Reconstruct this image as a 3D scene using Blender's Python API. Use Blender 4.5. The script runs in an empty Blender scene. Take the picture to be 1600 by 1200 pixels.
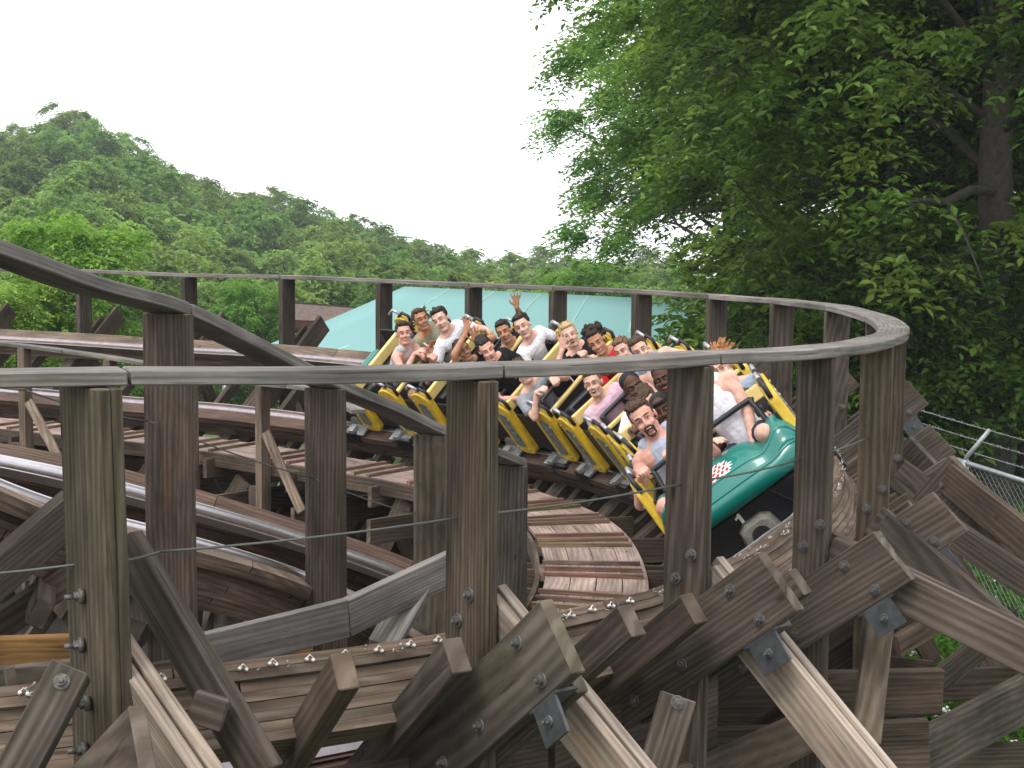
import bpy, bmesh, math, random
import numpy as np
from mathutils import Vector, Matrix, Quaternion
random.seed(7); np.random.seed(7)
sc = bpy.context.scene
C = sc.collection
# ------------------------------------------------------------------ camera
F = 2200.0; HY = 410.0; CZ = 4.7
PITCH = math.atan((600-HY)/F); ROLL = math.radians(0.4)
cd = bpy.data.cameras.new('camera'); cam = bpy.data.objects.new('camera', cd); C.objects.link(cam)
cd.sensor_width = 36; cd.lens = 36*F/1600; cd.clip_start = .1; cd.clip_end = 2000
CR = Matrix.Rotation(math.pi/2-PITCH, 3, 'X') @ Matrix.Rotation(ROLL, 3, 'Z')
cam.matrix_world = Matrix.Translation((0, 0, CZ)) @ CR.to_4x4()
sc.camera = cam
sc.render.resolution_x = 1024; sc.render.resolution_y = 768
def pt(px, py, Y):
    d = CR @ Vector(((px-800)/F, (600-py)/F, -1.0))
    return Vector((d.x*Y/d.y, Y, CZ+d.z*Y/d.y))
def proj(p):
    q = CR.transposed() @ (Vector(p)-Vector((0, 0, CZ)))
    return (800+F*q.x/-q.z, 600-F*q.y/-q.z)
# ------------------------------------------------------------------ light
SUN_EL, SUN_AZ = math.radians(58), math.radians(215)
w = bpy.data.worlds.new('World'); sc.world = w; w.use_nodes = True
nt = w.node_tree; nt.nodes.clear()
o_ = nt.nodes.new('ShaderNodeOutputWorld'); bg = nt.nodes.new('ShaderNodeBackground')
sk = nt.nodes.new('ShaderNodeTexSky'); sk.sky_type = 'NISHITA'; sk.sun_disc = False
sk.sun_elevation = SUN_EL; sk.sun_rotation = SUN_AZ; sk.dust_density = 4
cl = nt.nodes.new('ShaderNodeMix'); cl.data_type = 'RGBA'; cl.inputs[0].default_value = .86
cl.inputs[7].default_value = (11.6, 11.7, 11.9, 1)      # bright overcast cloud, same units as the sky
nt.links.new(sk.outputs[0], cl.inputs[6]); nt.links.new(cl.outputs[2], bg.inputs[0])
bg.inputs[1].default_value = .15
nt.links.new(bg.outputs[0], o_.inputs[0])
sl = bpy.data.lights.new('sun', 'SUN'); sun = bpy.data.objects.new('sun', sl); C.objects.link(sun)
sl.energy = 2.2; sl.angle = math.radians(22); sl.color = (1, .97, .92)
dv = Vector((math.sin(SUN_AZ)*math.cos(SUN_EL), math.cos(SUN_AZ)*math.cos(SUN_EL), math.sin(SUN_EL)))
sun.rotation_euler = (-dv).to_track_quat('-Z', 'Y').to_euler()
sc.view_settings.view_transform = 'Standard'; sc.view_settings.look = 'None'
sc.view_settings.exposure = 0.1
sc.cycles.max_bounces = 6; sc.cycles.transparent_max_bounces = 8
# ------------------------------------------------------------------ materials
def newmat(name):
    m = bpy.data.materials.new(name); m.use_nodes = True
    n = m.node_tree; b = n.nodes['Principled BSDF']
    return m, n, b
def N(n, t, **k):
    x = n.nodes.new(t)
    for a, v in k.items(): setattr(x, a, v)
    return x
def ramp(n, stops, src=None):
    r = N(n, 'ShaderNodeValToRGB'); e = r.color_ramp.elements
    e[0].position, e[0].color = stops[0][0], (*stops[0][1], 1)
    e[1].position, e[1].color = stops[1][0], (*stops[1][1], 1)
    for p, c in stops[2:]:
        q = e.new(p); q.color = (*c, 1)
    if src is not None: n.links.new(src, r.inputs[0])
    return r
def wood(name, dark, mid, light, grain=1.0, rough=.85):
    m, n, b = newmat(name); L = n.links.new
    uv = N(n, 'ShaderNodeUVMap')
    mp = N(n, 'ShaderNodeMapping'); mp.inputs['Scale'].default_value = (.9, 17*grain, 1)
    L(uv.outputs[0], mp.inputs[0])
    # wandering grain: distort v by a slow noise along the board
    ds = N(n, 'ShaderNodeTexNoise'); ds.inputs['Scale'].default_value = 2.2; L(uv.outputs[0], ds.inputs['Vector'])
    ad = N(n, 'ShaderNodeMixRGB', blend_type='LINEAR_LIGHT'); ad.inputs[0].default_value = .35
    L(mp.outputs[0], ad.inputs[1]); L(ds.outputs['Color'], ad.inputs[2])
    g = N(n, 'ShaderNodeTexNoise'); g.inputs['Scale'].default_value = 2.0; g.inputs['Detail'].default_value = 7; g.inputs['Roughness'].default_value = .66
    L(ad.outputs[0], g.inputs['Vector'])
    wv = N(n, 'ShaderNodeTexWave', wave_type='RINGS', rings_direction='SPHERICAL')
    mp2 = N(n, 'ShaderNodeMapping'); mp2.inputs['Scale'].default_value = (.8, 7*grain, 1); L(uv.outputs[0], mp2.inputs[0])
    L(mp2.outputs[0], wv.inputs['Vector'])
    wv.inputs['Scale'].default_value = 1.8; wv.inputs['Distortion'].default_value = 9; wv.inputs['Detail'].default_value = 3; wv.inputs['Detail Scale'].default_value = .6
    mx = N(n, 'ShaderNodeMath', operation='MULTIPLY_ADD'); L(wv.outputs['Fac'], mx.inputs[0]); mx.inputs[1].default_value = .24
    L(g.outputs[0], mx.inputs[2])
    r = ramp(n, [(.10, dark), (1.0, light), (.56, mid)], mx.outputs[0])
    # large blotches: damp, algae
    bl = N(n, 'ShaderNodeTexNoise'); bl.inputs['Scale'].default_value = 1.7; bl.inputs['Detail'].default_value = 5; bl.inputs['Roughness'].default_value = .6
    mp3 = N(n, 'ShaderNodeMapping'); mp3.inputs['Scale'].default_value = (1, 3, 1); L(uv.outputs[0], mp3.inputs[0]); L(mp3.outputs[0], bl.inputs[0])
    br = ramp(n, [(.28, (.42, .43, .42)), (.74, (1.4, 1.36, 1.32))], bl.outputs[0])
    mu = N(n, 'ShaderNodeMixRGB', blend_type='MULTIPLY'); mu.inputs[0].default_value = 1
    L(r.outputs[0], mu.inputs[1]); L(br.outputs[0], mu.inputs[2])
    # algae and rust-brown streaks, drawn out along the board
    al = N(n, 'ShaderNodeTexNoise'); al.inputs['Scale'].default_value = 1.0; al.inputs['Detail'].default_value = 6; al.inputs['Roughness'].default_value = .65
    mp6 = N(n, 'ShaderNodeMapping'); mp6.inputs['Scale'].default_value = (.55, 6, 1); mp6.inputs['Location'].default_value = (7, 3, 0); L(uv.outputs[0], mp6.inputs[0]); L(mp6.outputs[0], al.inputs[0])
    ar = ramp(n, [(.30, (.74, .86, .60)), (.72, (1.22, .94, .74)), (.44, (1, 1, 1)), (.60, (1, 1, 1))], al.outputs[0])
    ma = N(n, 'ShaderNodeMixRGB', blend_type='MULTIPLY'); ma.inputs[0].default_value = .9; L(mu.outputs[0], ma.inputs[1]); L(ar.outputs[0], ma.inputs[2]); mu = ma
    # knots
    vo = N(n, 'ShaderNodeTexVoronoi'); mp4 = N(n, 'ShaderNodeMapping'); mp4.inputs['Scale'].default_value = (1.5, 3.4, 1)
    L(uv.outputs[0], mp4.inputs[0]); L(mp4.outputs[0], vo.inputs['Vector']); vo.inputs['Scale'].default_value = 1.4
    kr = ramp(n, [(.035, (.22, .17, .13)), (.075, (1, 1, 1))], vo.outputs['Distance'])
    mk = N(n, 'ShaderNodeMixRGB', blend_type='MULTIPLY'); mk.inputs[0].default_value = .8
    L(mu.outputs[0], mk.inputs[1]); L(kr.outputs[0], mk.inputs[2])
    # drying cracks
    ck = N(n, 'ShaderNodeTexNoise'); mp5 = N(n, 'ShaderNodeMapping'); mp5.inputs['Scale'].default_value = (2.2, 70*grain, 1)
    L(uv.outputs[0], mp5.inputs[0]); L(mp5.outputs[0], ck.inputs[0]); ck.inputs['Scale'].default_value = 1.0; ck.inputs['Detail'].default_value = 2
    cr = ramp(n, [(.315, (.25, .22, .2)), (.36, (1, 1, 1))], ck.outputs[0])
    mc = N(n, 'ShaderNodeMixRGB', blend_type='MULTIPLY'); mc.inputs[0].default_value = .6
    L(mk.outputs[0], mc.inputs[1]); L(cr.outputs[0], mc.inputs[2])
    at = N(n, 'ShaderNodeAttribute', attribute_name='tint')
    mt = N(n, 'ShaderNodeMixRGB', blend_type='MULTIPLY'); mt.inputs[0].default_value = 1
    L(mc.outputs[0], mt.inputs[1]); L(at.outputs['Color'], mt.inputs[2])
    L(mt.outputs[0], b.inputs['Base Color']); b.inputs['Roughness'].default_value = rough
    b.inputs['Specular IOR Level'].default_value = .25
    bp = N(n, 'ShaderNodeBump'); bp.inputs['Strength'].default_value = .3; bp.inputs['Distance'].default_value = .004
    ms = N(n, 'ShaderNodeMath', operation='MULTIPLY'); L(mx.outputs[0], ms.inputs[0]); L(cr.outputs[0], ms.inputs[1])
    L(ms.outputs[0], bp.inputs['Height']); L(bp.outputs[0], b.inputs['Normal'])
    return m
def paint(name, col, rough=.4, metal=0, spec=.5, var=.12, scale=8, bump=0, coat=0):
    m, n, b = newmat(name); L = n.links.new
    tc = N(n, 'ShaderNodeTexCoord'); no = N(n, 'ShaderNodeTexNoise'); no.inputs['Scale'].default_value = scale; no.inputs['Detail'].default_value = 5
    L(tc.outputs['Object'], no.inputs[0])
    r = ramp(n, [(.3, tuple(c*(1-var) for c in col)), (.7, tuple(min(1, c*(1+var)) for c in col))], no.outputs[0])
    L(r.outputs[0], b.inputs['Base Color']); b.inputs['Roughness'].default_value = rough; b.inputs['Metallic'].default_value = metal
    b.inputs['Specular IOR Level'].default_value = spec
    if coat: b.inputs['Coat Weight'].default_value = coat; b.inputs['Coat Roughness'].default_value = .08
    if bump:
        bp = N(n, 'ShaderNodeBump'); bp.inputs['Strength'].default_value = bump; bp.inputs['Distance'].default_value = .01
        L(no.outputs[0], bp.inputs['Height']); L(bp.outputs[0], b.inputs['Normal'])
    return m
M = {}
M['post'] = wood('weathered_timber', (.024, .017, .012), (.070, .055, .044), (.155, .132, .112))
M['rail'] = wood('silvered_handrail', (.06, .052, .05), (.155, .14, .133), (.27, .25, .24), grain=1.2)
M['stack'] = wood('laminated_track_wood', (.05, .035, .026), (.15, .11, .083), (.29, .23, .185), grain=.8)
M['plank'] = wood('pink_grey_planks', (.12, .085, .072), (.27, .2, .175), (.42, .34, .31), grain=.8)
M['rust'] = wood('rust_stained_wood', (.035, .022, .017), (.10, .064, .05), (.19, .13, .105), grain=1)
M['dark'] = wood('shaded_understructure_timber', (.022, .015, .011), (.07, .051, .038), (.13, .104, .083))  # post timber again, with the shade below the track put into its colour
M['new'] = wood('new_amber_timber', (.09, .042, .015), (.21, .11, .04), (.33, .19, .085))
M['pale'] = wood('pale_brace_timber', (.12, .09, .07), (.28, .225, .185), (.45, .39, .335), grain=1.2)
M['steel'] = paint('galvanized_steel', (.2, .215, .225), .5, .75, var=.35, scale=60)
M['strap'] = paint('polished_rail_strap', (.62, .59, .62), .36, 1.0, var=.06, scale=30)
M['strap_dull'] = paint('dull_rail_strap', (.36, .32, .34), .42, 1.0, var=.15, scale=12)
M['bolt'] = paint('bolt_steel', (.12, .115, .11), .62, .55, var=.45, scale=90)
M['clip'] = paint('bright_clip_metal', (.45, .43, .4), .4, .6, var=.3, scale=80)
M['knob'] = paint('bright_zinc_knob', (.75, .72, .68), .35, .3, var=.2, scale=60)
M['cable'] = paint('cable_steel', (.12, .125, .11), .55, .5)
M['plate'] = paint('dull_grey_plate', (.07, .075, .08), .6, .4, var=.3, scale=25)
# ------------------------------------------------------------------ mesh builder
def basis(d, up):
    d = d.normalized(); s = d.cross(up)
    if s.length < 1e-4: s = d.cross(Vector((1, 0, 0)))
    s.normalize(); u = s.cross(d).normalized()
    return d, s, u
UP = Vector((0, 0, 1))
def wloc(o):
    v = Vector((0, 0, 0))
    while o is not None: v += o.location; o = o.parent
    return v
class MB:
    def __init__(s): s.v = []; s.f = []; s.uv = []; s.t = []; s.mi = []; s.sm = []
    def face(s, idx, uv, t, mi=0, sm=False):
        s.f.append(idx); s.uv.append(uv); s.t.append(t); s.mi.append(mi); s.sm.append(sm)
    def rt(s, k=.16):
        g = 1+random.uniform(-k, k); h = random.uniform(-.02, .02)
        return (g*(1+h), g, g*(1-h))
    def prism(s, ring0, ring1, L, t=None, mi=0, caps=True, u0=None):
        """two matching rings of points; sides carry uv in metres along the grain"""
        t = t or s.rt(); b = len(s.v); n = len(ring0); s.v += [tuple(p) for p in ring0]+[tuple(p) for p in ring1]
        u0 = random.uniform(0, 50) if u0 is None else u0; vo = random.uniform(0, 50); acc = vo; gv = random.uniform(.42, 1.15); L = L*random.uniform(.6, 1.3)
        for i in range(n):
            j = (i+1) % n; e = (Vector(ring0[j])-Vector(ring0[i])).length*gv
            s.face((b+i, b+j, b+n+j, b+n+i), ((u0, acc), (u0, acc+e), (u0+L, acc+e), (u0+L, acc)), t, mi); acc += e
        if caps:
            c = Vector(ring0[0])
            def cu(r): return tuple((u0+.4*(Vector(p)-Vector(r[0])).dot((Vector(r[1])-Vector(r[0])).normalized()), vo+.25*(Vector(p)-Vector(r[0])).length) for p in r)
            t2 = tuple(x*1.35 for x in t)
            s.face(tuple(range(b+n-1, b-1, -1)), tuple(reversed(cu(ring0))), t2, mi)
            s.face(tuple(range(b+n, b+2*n)), cu(ring1), t2, mi)
    def board(s, a, b, w, h, up=UP, t=None, mi=0, cut0=0, cut1=0):
        """w across (sideways), h along up; cut = end skew along d at the top edge"""
        a, b = Vector(a), Vector(b); d, sd, u = basis(b-a, Vector(up)); L = (b-a).length
        r = [(-1, -1), (1, -1), (1, 1), (-1, 1)]
        s.prism([a+sd*(x*w/2)+u*(y*h/2)+d*(cut0*y) for x, y in r], [b+sd*(x*w/2)+u*(y*h/2)+d*(cut1*y) for x, y in r], L, t, mi)
    def box(s, c, sx, sy, sz, X=Vector((1, 0, 0)), Y=Vector((0, 1, 0)), Z=UP, t=None, mi=0):
        c = Vector(c); s.board(c-Y*sy/2, c+Y*sy/2, sx, sz, Z, t or (1, 1, 1), mi)
    def cyl(s, a, b, r0, r1=None, n=10, t=(1, 1, 1), mi=0, sm=True):
        r1 = r0 if r1 is None else r1
        a, b = Vector(a), Vector(b); d, sd, u = basis(b-a, UP); L = (b-a).length
        k = len(s.f)
        s.prism([a+(sd*math.cos(q)+u*math.sin(q))*r0 for q in [2*math.pi*i/n for i in range(n)]],
                [b+(sd*math.cos(q)+u*math.sin(q))*r1 for q in [2*math.pi*i/n for i in range(n)]], L, t, mi)
        if sm:
            for i in range(k, k+n): s.sm[i] = True
    def tube(s, pts, r, n=8, t=(1, 1, 1), mi=0, flat=None):
        """one smooth tube through pts; r number or list"""
        pts = [Vector(p) for p in pts]; m = len(pts); rr = r if isinstance(r, (list, tuple)) else [r]*m
        b = len(s.v); T0 = (pts[1]-pts[0]).normalized(); _, sd, u = basis(T0, UP if abs(T0.z) < .9 else Vector((0, 1, 0)))
        acc = 0
        for i, p in enumerate(pts):
            T = (pts[min(i+1, m-1)]-pts[max(i-1, 0)]).normalized()
            sd = (sd-T*sd.dot(T)).normalized(); u = sd.cross(T)
            for k in range(n):
                q = 2*math.pi*k/n; s.v.append(tuple(p+(sd*math.cos(q)+u*math.sin(q)*(flat or 1))*rr[i]))
        for i in range(m-1):
            l = (pts[i+1]-pts[i]).length
            for k in range(n):
                k2 = (k+1) % n
                s.face((b+i*n+k, b+i*n+k2, b+(i+1)*n+k2, b+(i+1)*n+k), ((acc, k/n*.3), (acc, (k+1)/n*.3), (acc+l, (k+1)/n*.3), (acc+l, k/n*.3)), t, mi, True)
            acc += l
        s.face(tuple(range(b+n-1, b-1, -1)), ((0, 0),)*n, t, mi); s.face(tuple(range(b+(m-1)*n, b+m*n)), ((0, 0),)*n, t, mi)
    def sweep(s, P, X, Z, w, h, joints=None, t=None, mi=0, step=1, ox=0, oz=0):
        """rectangular lamination swept along frames; joints = index breaks so that boards end there"""
        js = joints or [0, len(P)-1]
        for q in range(len(js)-1):
            i0, i1 = js[q], js[q+1]; tt = t or s.rt(); u = random.uniform(0, 50); vo = random.uniform(0, 50)
            b = len(s.v); idx = list(range(i0, i1+1)); n = len(idx)
            for k, i in enumerate(idx):
                g = 0.0035 if k in (0, n-1) and 0 < i < len(P)-1 else 0
                tn = (P[min(i+1, len(P)-1)]-P[max(i-1, 0)]).normalized()*(g if k == 0 else -g)
                for x, y in ((-1, -1), (1, -1), (1, 1), (-1, 1)):
                    s.v.append(tuple(P[i]+tn+X[i]*(ox+x*w/2)+Z[i]*(oz+y*h/2)))
            gv = random.uniform(.5, 1.2); e = [w*gv, h*gv, w*gv, h*gv]
            for k in range(n-1):
                l = (P[idx[k+1]]-P[idx[k]]).length; a = vo
                for c in range(4):
                    c2 = (c+1) % 4
                    s.face((b+k*4+c, b+(k+1)*4+c, b+(k+1)*4+c2, b+k*4+c2), ((u, a), (u+l, a), (u+l, a+e[c]), (u, a+e[c])), tt, mi); a += e[c]
                u += l
            for kk, fl in ((0, 0), (n-1, 1)):
                r = [b+kk*4+c for c in range(4)]
                s.face(tuple(r if fl == 0 else r[::-1]), ((u, vo), (u+.03, vo), (u+.03, vo+h), (u, vo+h)), tuple(x*.8 for x in tt), mi)
    def arc(s, P, X, Z, w, h, ox=0, oz=0, k=6, t=(1, 1, 1)):
        """crowned strip: rounded top"""
        b = len(s.v); n = len(P)
        for i in range(n):
            for q in range(k+1):
                a = math.pi*q/k; s.v.append(tuple(P[i]+X[i]*(ox-w/2*math.cos(a))+Z[i]*(oz+h*math.sin(a))))
        for i in range(n-1):
            for q in range(k): s.face((b+i*(k+1)+q, b+i*(k+1)+q+1, b+(i+1)*(k+1)+q+1, b+(i+1)*(k+1)+q), ((0, 0),)*4, t, 0, True)
    def build(s, name, mat, parent=None, bevel=0, fixn=True):
        me = bpy.data.meshes.new(name); me.from_pydata(s.v, [], s.f)
        uv = me.uv_layers.new(name='UVMap'); fl = [c for f in s.uv for p in f for c in p]; uv.data.foreach_set('uv', fl)
        ca = me.color_attributes.new('tint', 'FLOAT_COLOR', 'CORNER')
        cc = []
        for f, t in zip(s.f, s.t): cc += [t[0], t[1], t[2], 1.0]*len(f)
        ca.data.foreach_set('color', cc)
        for m_ in (mat if isinstance(mat, (list, tuple)) else [mat]): me.materials.append(m_)
        me.polygons.foreach_set('material_index', s.mi); me.polygons.foreach_set('use_smooth', s.sm)
        if fixn:
            bm = bmesh.new(); bm.from_mesh(me); bmesh.ops.recalc_face_normals(bm, faces=bm.faces); bm.to_mesh(me); bm.free()
        me.update()
        o = bpy.data.objects.new(name, me); C.objects.link(o)
        if parent is not None: o.parent = parent; o.matrix_parent_inverse = Matrix.Identity(4); o.location = -wloc(parent)
        if bevel:
            bv = o.modifiers.new('bevel', 'BEVEL'); bv.width = bevel; bv.segments = 1; bv.limit_method = 'ANGLE'
        return o
def tag(o, label=None, cat=None, group=None, kind=None):
    if label: o['label'] = label
    if cat: o['category'] = cat
    if group: o['group'] = group
    if kind: o['kind'] = kind
    return o
def empty(name, loc, label=None, cat=None, group=None):
    o = bpy.data.objects.new(name, None); C.objects.link(o); o.location = Vector(loc); o.empty_display_size = .2
    return tag(o, label, cat, group)
# ------------------------------------------------------------------ curves
def catmull(pts, per=12):
    out = []; n = len(pts)
    for i in range(n-1):
        p0, p1, p2, p3 = pts[max(i-1, 0)], pts[i], pts[i+1], pts[min(i+2, n-1)]
        for k in range(per):
            t = k/per
            out.append(.5*((2*p1)+(p2-p0)*t+(2*p0-5*p1+4*p2-p3)*t*t+(3*p1-3*p2+p3-p0)*t**3))
    out.append(pts[-1]); return out
class Path:
    """dense polyline with plan frames; u is the control index (post number)"""
    def __init__(s, pts, per=16):
        s.per = per; s.P = catmull([Vector(p) for p in pts], per); s.n = len(s.P)
        s.T = []; s.R = []
        for i in range(s.n):
            d = s.P[min(i+1, s.n-1)]-s.P[max(i-1, 0)]; d.z = 0; d.normalize(); s.T.append(d)
        for _ in range(2): s.T = [(s.T[max(i-2, 0)]+s.T[max(i-1, 0)]+s.T[i]+s.T[min(i+1, s.n-1)]+s.T[min(i+2, s.n-1)]).normalized() for i in range(s.n)]
        s.R = [Vector((t.y, -t.x, 0)) for t in s.T]          # points to the right of travel = outwards
        s.S = [0.0]
        for i in range(1, s.n): s.S.append(s.S[-1]+(s.P[i]-s.P[i-1]).length)
    def at(s, u):
        f = max(0, min(s.n-1.001, u*s.per)); i = int(f); k = f-i
        P = s.P[i].lerp(s.P[i+1], k); T = s.T[i].lerp(s.T[i+1], k).normalized(); return P, T, Vector((T.y, -T.x, 0))
# ------------------------------------------------------------------ the curve: outer handrail (top of the board) as seen and at its distance
HP = [(-640, 588, 3.95), (140, 577, 4.4), (738, 569, 5.0), (1080, 551, 5.71), (1277, 541, 6.47), (1372, 527, 7.59), (1396, 512, 8.85), (1372, 494, 10.1),
      (1308, 477, 11.4), (1222, 467, 12.6), (1120, 460, 13.6), (1003, 452, 14.5), (872, 447, 15.25), (740, 442, 15.95), (600, 436, 16.7), (448, 430, 17.45),
      (295, 427, 18.2), (130, 421, 18.95), (-40, 416, 19.6), (-220, 412, 20.2)]
H = Path([pt(*h) for h in HP])
NP = len(HP)
BANK = math.radians(38); GAUGE = 1.1; OFF = .42
def drop(u): return 1.0-.1*max(0, min(1, (u-7)/8))+.13*max(0, min(1, (4.6-u)/1.5))+.02*max(0, 2-u)
def track(u, lat, h):
    """lat: metres across the banked track from its centreline (outwards +), h: above the rail tops"""
    P, T, R = H.at(u); X = R*math.cos(BANK)+UP*math.sin(BANK); Zn = -R*math.sin(BANK)+UP*math.cos(BANK)
    O = P-R*OFF-UP*drop(u)
    return O+X*(lat-GAUGE/2)+Zn*h, T, X, Zn
def frames(u0, u1, n, lat, h):
    a = [track(u0+(u1-u0)*i/n, lat, h) for i in range(n+1)]
    return [x[0] for x in a], [x[2] for x in a], [x[3] for x in a]
main = empty('coaster_track', track(5, 0, 0)[0], 'banked laminated timber coaster track that carries the train round the bend', 'coaster track')
def lam(name, u0, u1, lat, parent, n=220):
    P, X, Z = frames(u0, u1, n, lat, 0)
    mb = MB(); sp = n/(u1-u0)
    for k in range(8):
        wide = k < 2; wd = .24 if wide else .15+.012*random.random()
        j = [0]; x = random.uniform(4, 30)
        while x < n-8: j.append(int(x)); x += sp*random.uniform(1.5, 2.6)
        j.append(n); j = sorted(set(j))
        mb.sweep(P, X, Z, wd, .0355, j, ox=(.0 if wide else .02), oz=-.022-.038*k)
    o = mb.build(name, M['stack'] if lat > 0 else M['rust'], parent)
    return o
lam('rail_stack', .2, 19, GAUGE/2, main); lam('rail_stack', .2, 19, -GAUGE/2, main)
for lat in (GAUGE/2, -GAUGE/2):
    P, X, Z = frames(.2, 19, 220, lat, 0); mb = MB()
    mb.arc(P, X, Z, .065, .014, ox=-.055 if lat > 0 else .055, oz=-.003)
    mb.build('running_rail', M['strap_dull'], main)
    mb = MB(); mb.sweep(P, X, Z, .012, .06, None, t=(1, 1, 1), ox=-.127 if lat > 0 else .127, oz=-.03)
    mb.build('guide_strap', M['strap_dull'], main)
# ties: two between each pair of bents and one at each bent
TU = [1.55, 1.85, 2.45, 2.78, 3.4, 3.7, 4.33, 4.67, 5.33, 5.67, 6.33, 6.67, 7.33, 7.67, 8.33, 8.67]+[i/3 for i in range(27, 57)]
for i, u in enumerate(TU):
    th_ = -.28 if u < 4 else -.37; e = random.uniform(-.03, .05); mb = MB()
    a, T, X, Z = track(u, -GAUGE/2-.5, -.37); b = track(u, GAUGE/2+(.62 if u < 2.8 else .45 if u < 8 else .28)+e, th_)[0]
    mb.board(a, b, .075, .13, Z)
    mb.build('tie', M['post'] if i % 3 else M['dark'], main, bevel=.004)
# clips and nails on the outer stack's top edge
mb = MB()
for i in range(120):
    u = random.uniform(.4, 8) if i < 90 else random.uniform(3, 5.4)
    p, T, X, Z = track(u, GAUGE/2+.125, random.choice((-.045, -.045, -.02)))
    k = random.uniform(.004, .0075); q = p+X*.004+T*random.uniform(-.02, .02)
    for _ in range(random.randint(1, 3)):
        d = (T*random.uniform(-1, 1)+Z*random.uniform(-.6, 1)+X*.5).normalized()
        mb.tube([q, q+d*k*2, q+d*k*3+X*k], k*.45, 5)
mb.build('clip', M['clip'], main)['kind'] = 'stuff'
for k in range(24):
    u = .55+k*.105+random.uniform(-.02, .02); p, T, X, Z = track(u, GAUGE/2+.124, -.036+random.uniform(-.004, .004)); mb = MB()
    mb.cyl(p-T*.012, p-T*.012+X*.016, .008, .006, n=8); mb.cyl(p+T*.012-Z*.006, p+T*.012+X*.014-Z*.006, .008, .006, n=8); mb.tube([p-T*.014+X*.012, p+X*.018+Z*.012, p+T*.014+X*.012], .003, 5); mb.build('wire_clip', M['knob'], main)
# ------------------------------------------------------------------ outer handrail
hr = empty('handrail', H.at(6)[0], 'long grey plank handrail curving round the outside of the banked track', 'handrail')
jt = [0.05, 1.08, 2.06, 3.07, 4.04, 4.98, 6.0, 7.0, 8.02, 9, 10.02, 12, 13, 15.02, 17, 18.9]
for a, b in zip(jt[:-1], jt[1:]):
    n = max(6, int((b-a)*8)); P = []; X = []; Z = []
    sag = random.uniform(.002, .010)
    for i in range(n+1):
        k = i/n; p, T, R = H.at(a+(b-a)*k+(.004 if i == 0 else -.004 if i == n else 0)); P.append(p-UP*(.022+sag*math.sin(k*math.pi)*.6)); X.append(R); Z.append(UP)
    mb = MB(); mb.sweep(P, X, Z, .195+random.uniform(-.008, .008), .047); mb.build('rail_board', M['rail'], hr, bevel=.005)
# ------------------------------------------------------------------ bents
def bolt(c, d, parent, r=.0185, long=0):
    mb = MB(); c = Vector(c); d = Vector(d).normalized()
    mb.cyl(c-d*.012, c+d*.005, r*1.35, n=14); mb.cyl(c+d*.005, c+d*.02, r*.9, n=6, sm=False)
    mb.cyl(c+d*.02, c+d*(.03+long), r*.5, r*.45, n=8)
    return mb.build('bolt', M['bolt'], parent)
place = ['at the far left edge', 'front left, mossy, beside the pale double brace', 'in front centre, with two bolts', 'in front of the green nosed car', 'just right of the train nose', 'at the right end of the curve', 'at the outermost right of the curve', 'behind the right end of the curve']
WHERE = {1: 'foremost left timber bent with a mossy post and pale double brace', 2: 'timber bent in the front centre with a thick brown post', 3: 'timber bent whose post stands across the front car',
         4: 'timber bent just right of the green train nose', 5: 'second timber bent from the right end of the curve', 6: 'timber bent at the far right end of the curve',
         7: 'timber bent half hidden behind the right end posts', 8: 'rear timber bent under the kink of the handrail', 9: 'rear timber bent right of the teal canopy edge', 10: 'rear timber bent behind the plaid shirted rider',
         11: 'rear timber bent behind the two brown haired boys', 12: 'rear timber bent behind the blond rider', 13: 'rear timber bent behind the man with arms spread', 14: 'rear timber bent in front of the canopy peak',
         15: 'rear timber bent by the brown shingle roof', 16: 'second rear timber bent from the left', 17: 'leftmost rear timber bent against the woods', 18: 'rear timber bent cut by the left edge'}
PWS = {1: .33, 2: .26, 3: .2, 4: .17, 5: .17, 6: .16, 7: .17, 8: .2, 9: .21, 10: .21}; PT = .07
braces = {1: [(188, 1003, 4.42, 345, 1232, 4.0)], 2: [(783, 925, 4.98, 1012, 1205, 4.45)], 3: [(1128, 880, 5.7, 1400, 1212, 5.0)],
          4: [(1310, 836, 6.45, 1625, 985, 5.9)], 5: [(1390, 800, 7.5, 1640, 1010, 6.9)], 6: [(1415, 720, 8.8, 1640, 880, 8.2)]}
tipY = {1: .80, 2: .52, 3: .38, 4: .21, 5: .18, 6: .2, 7: .25}
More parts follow.
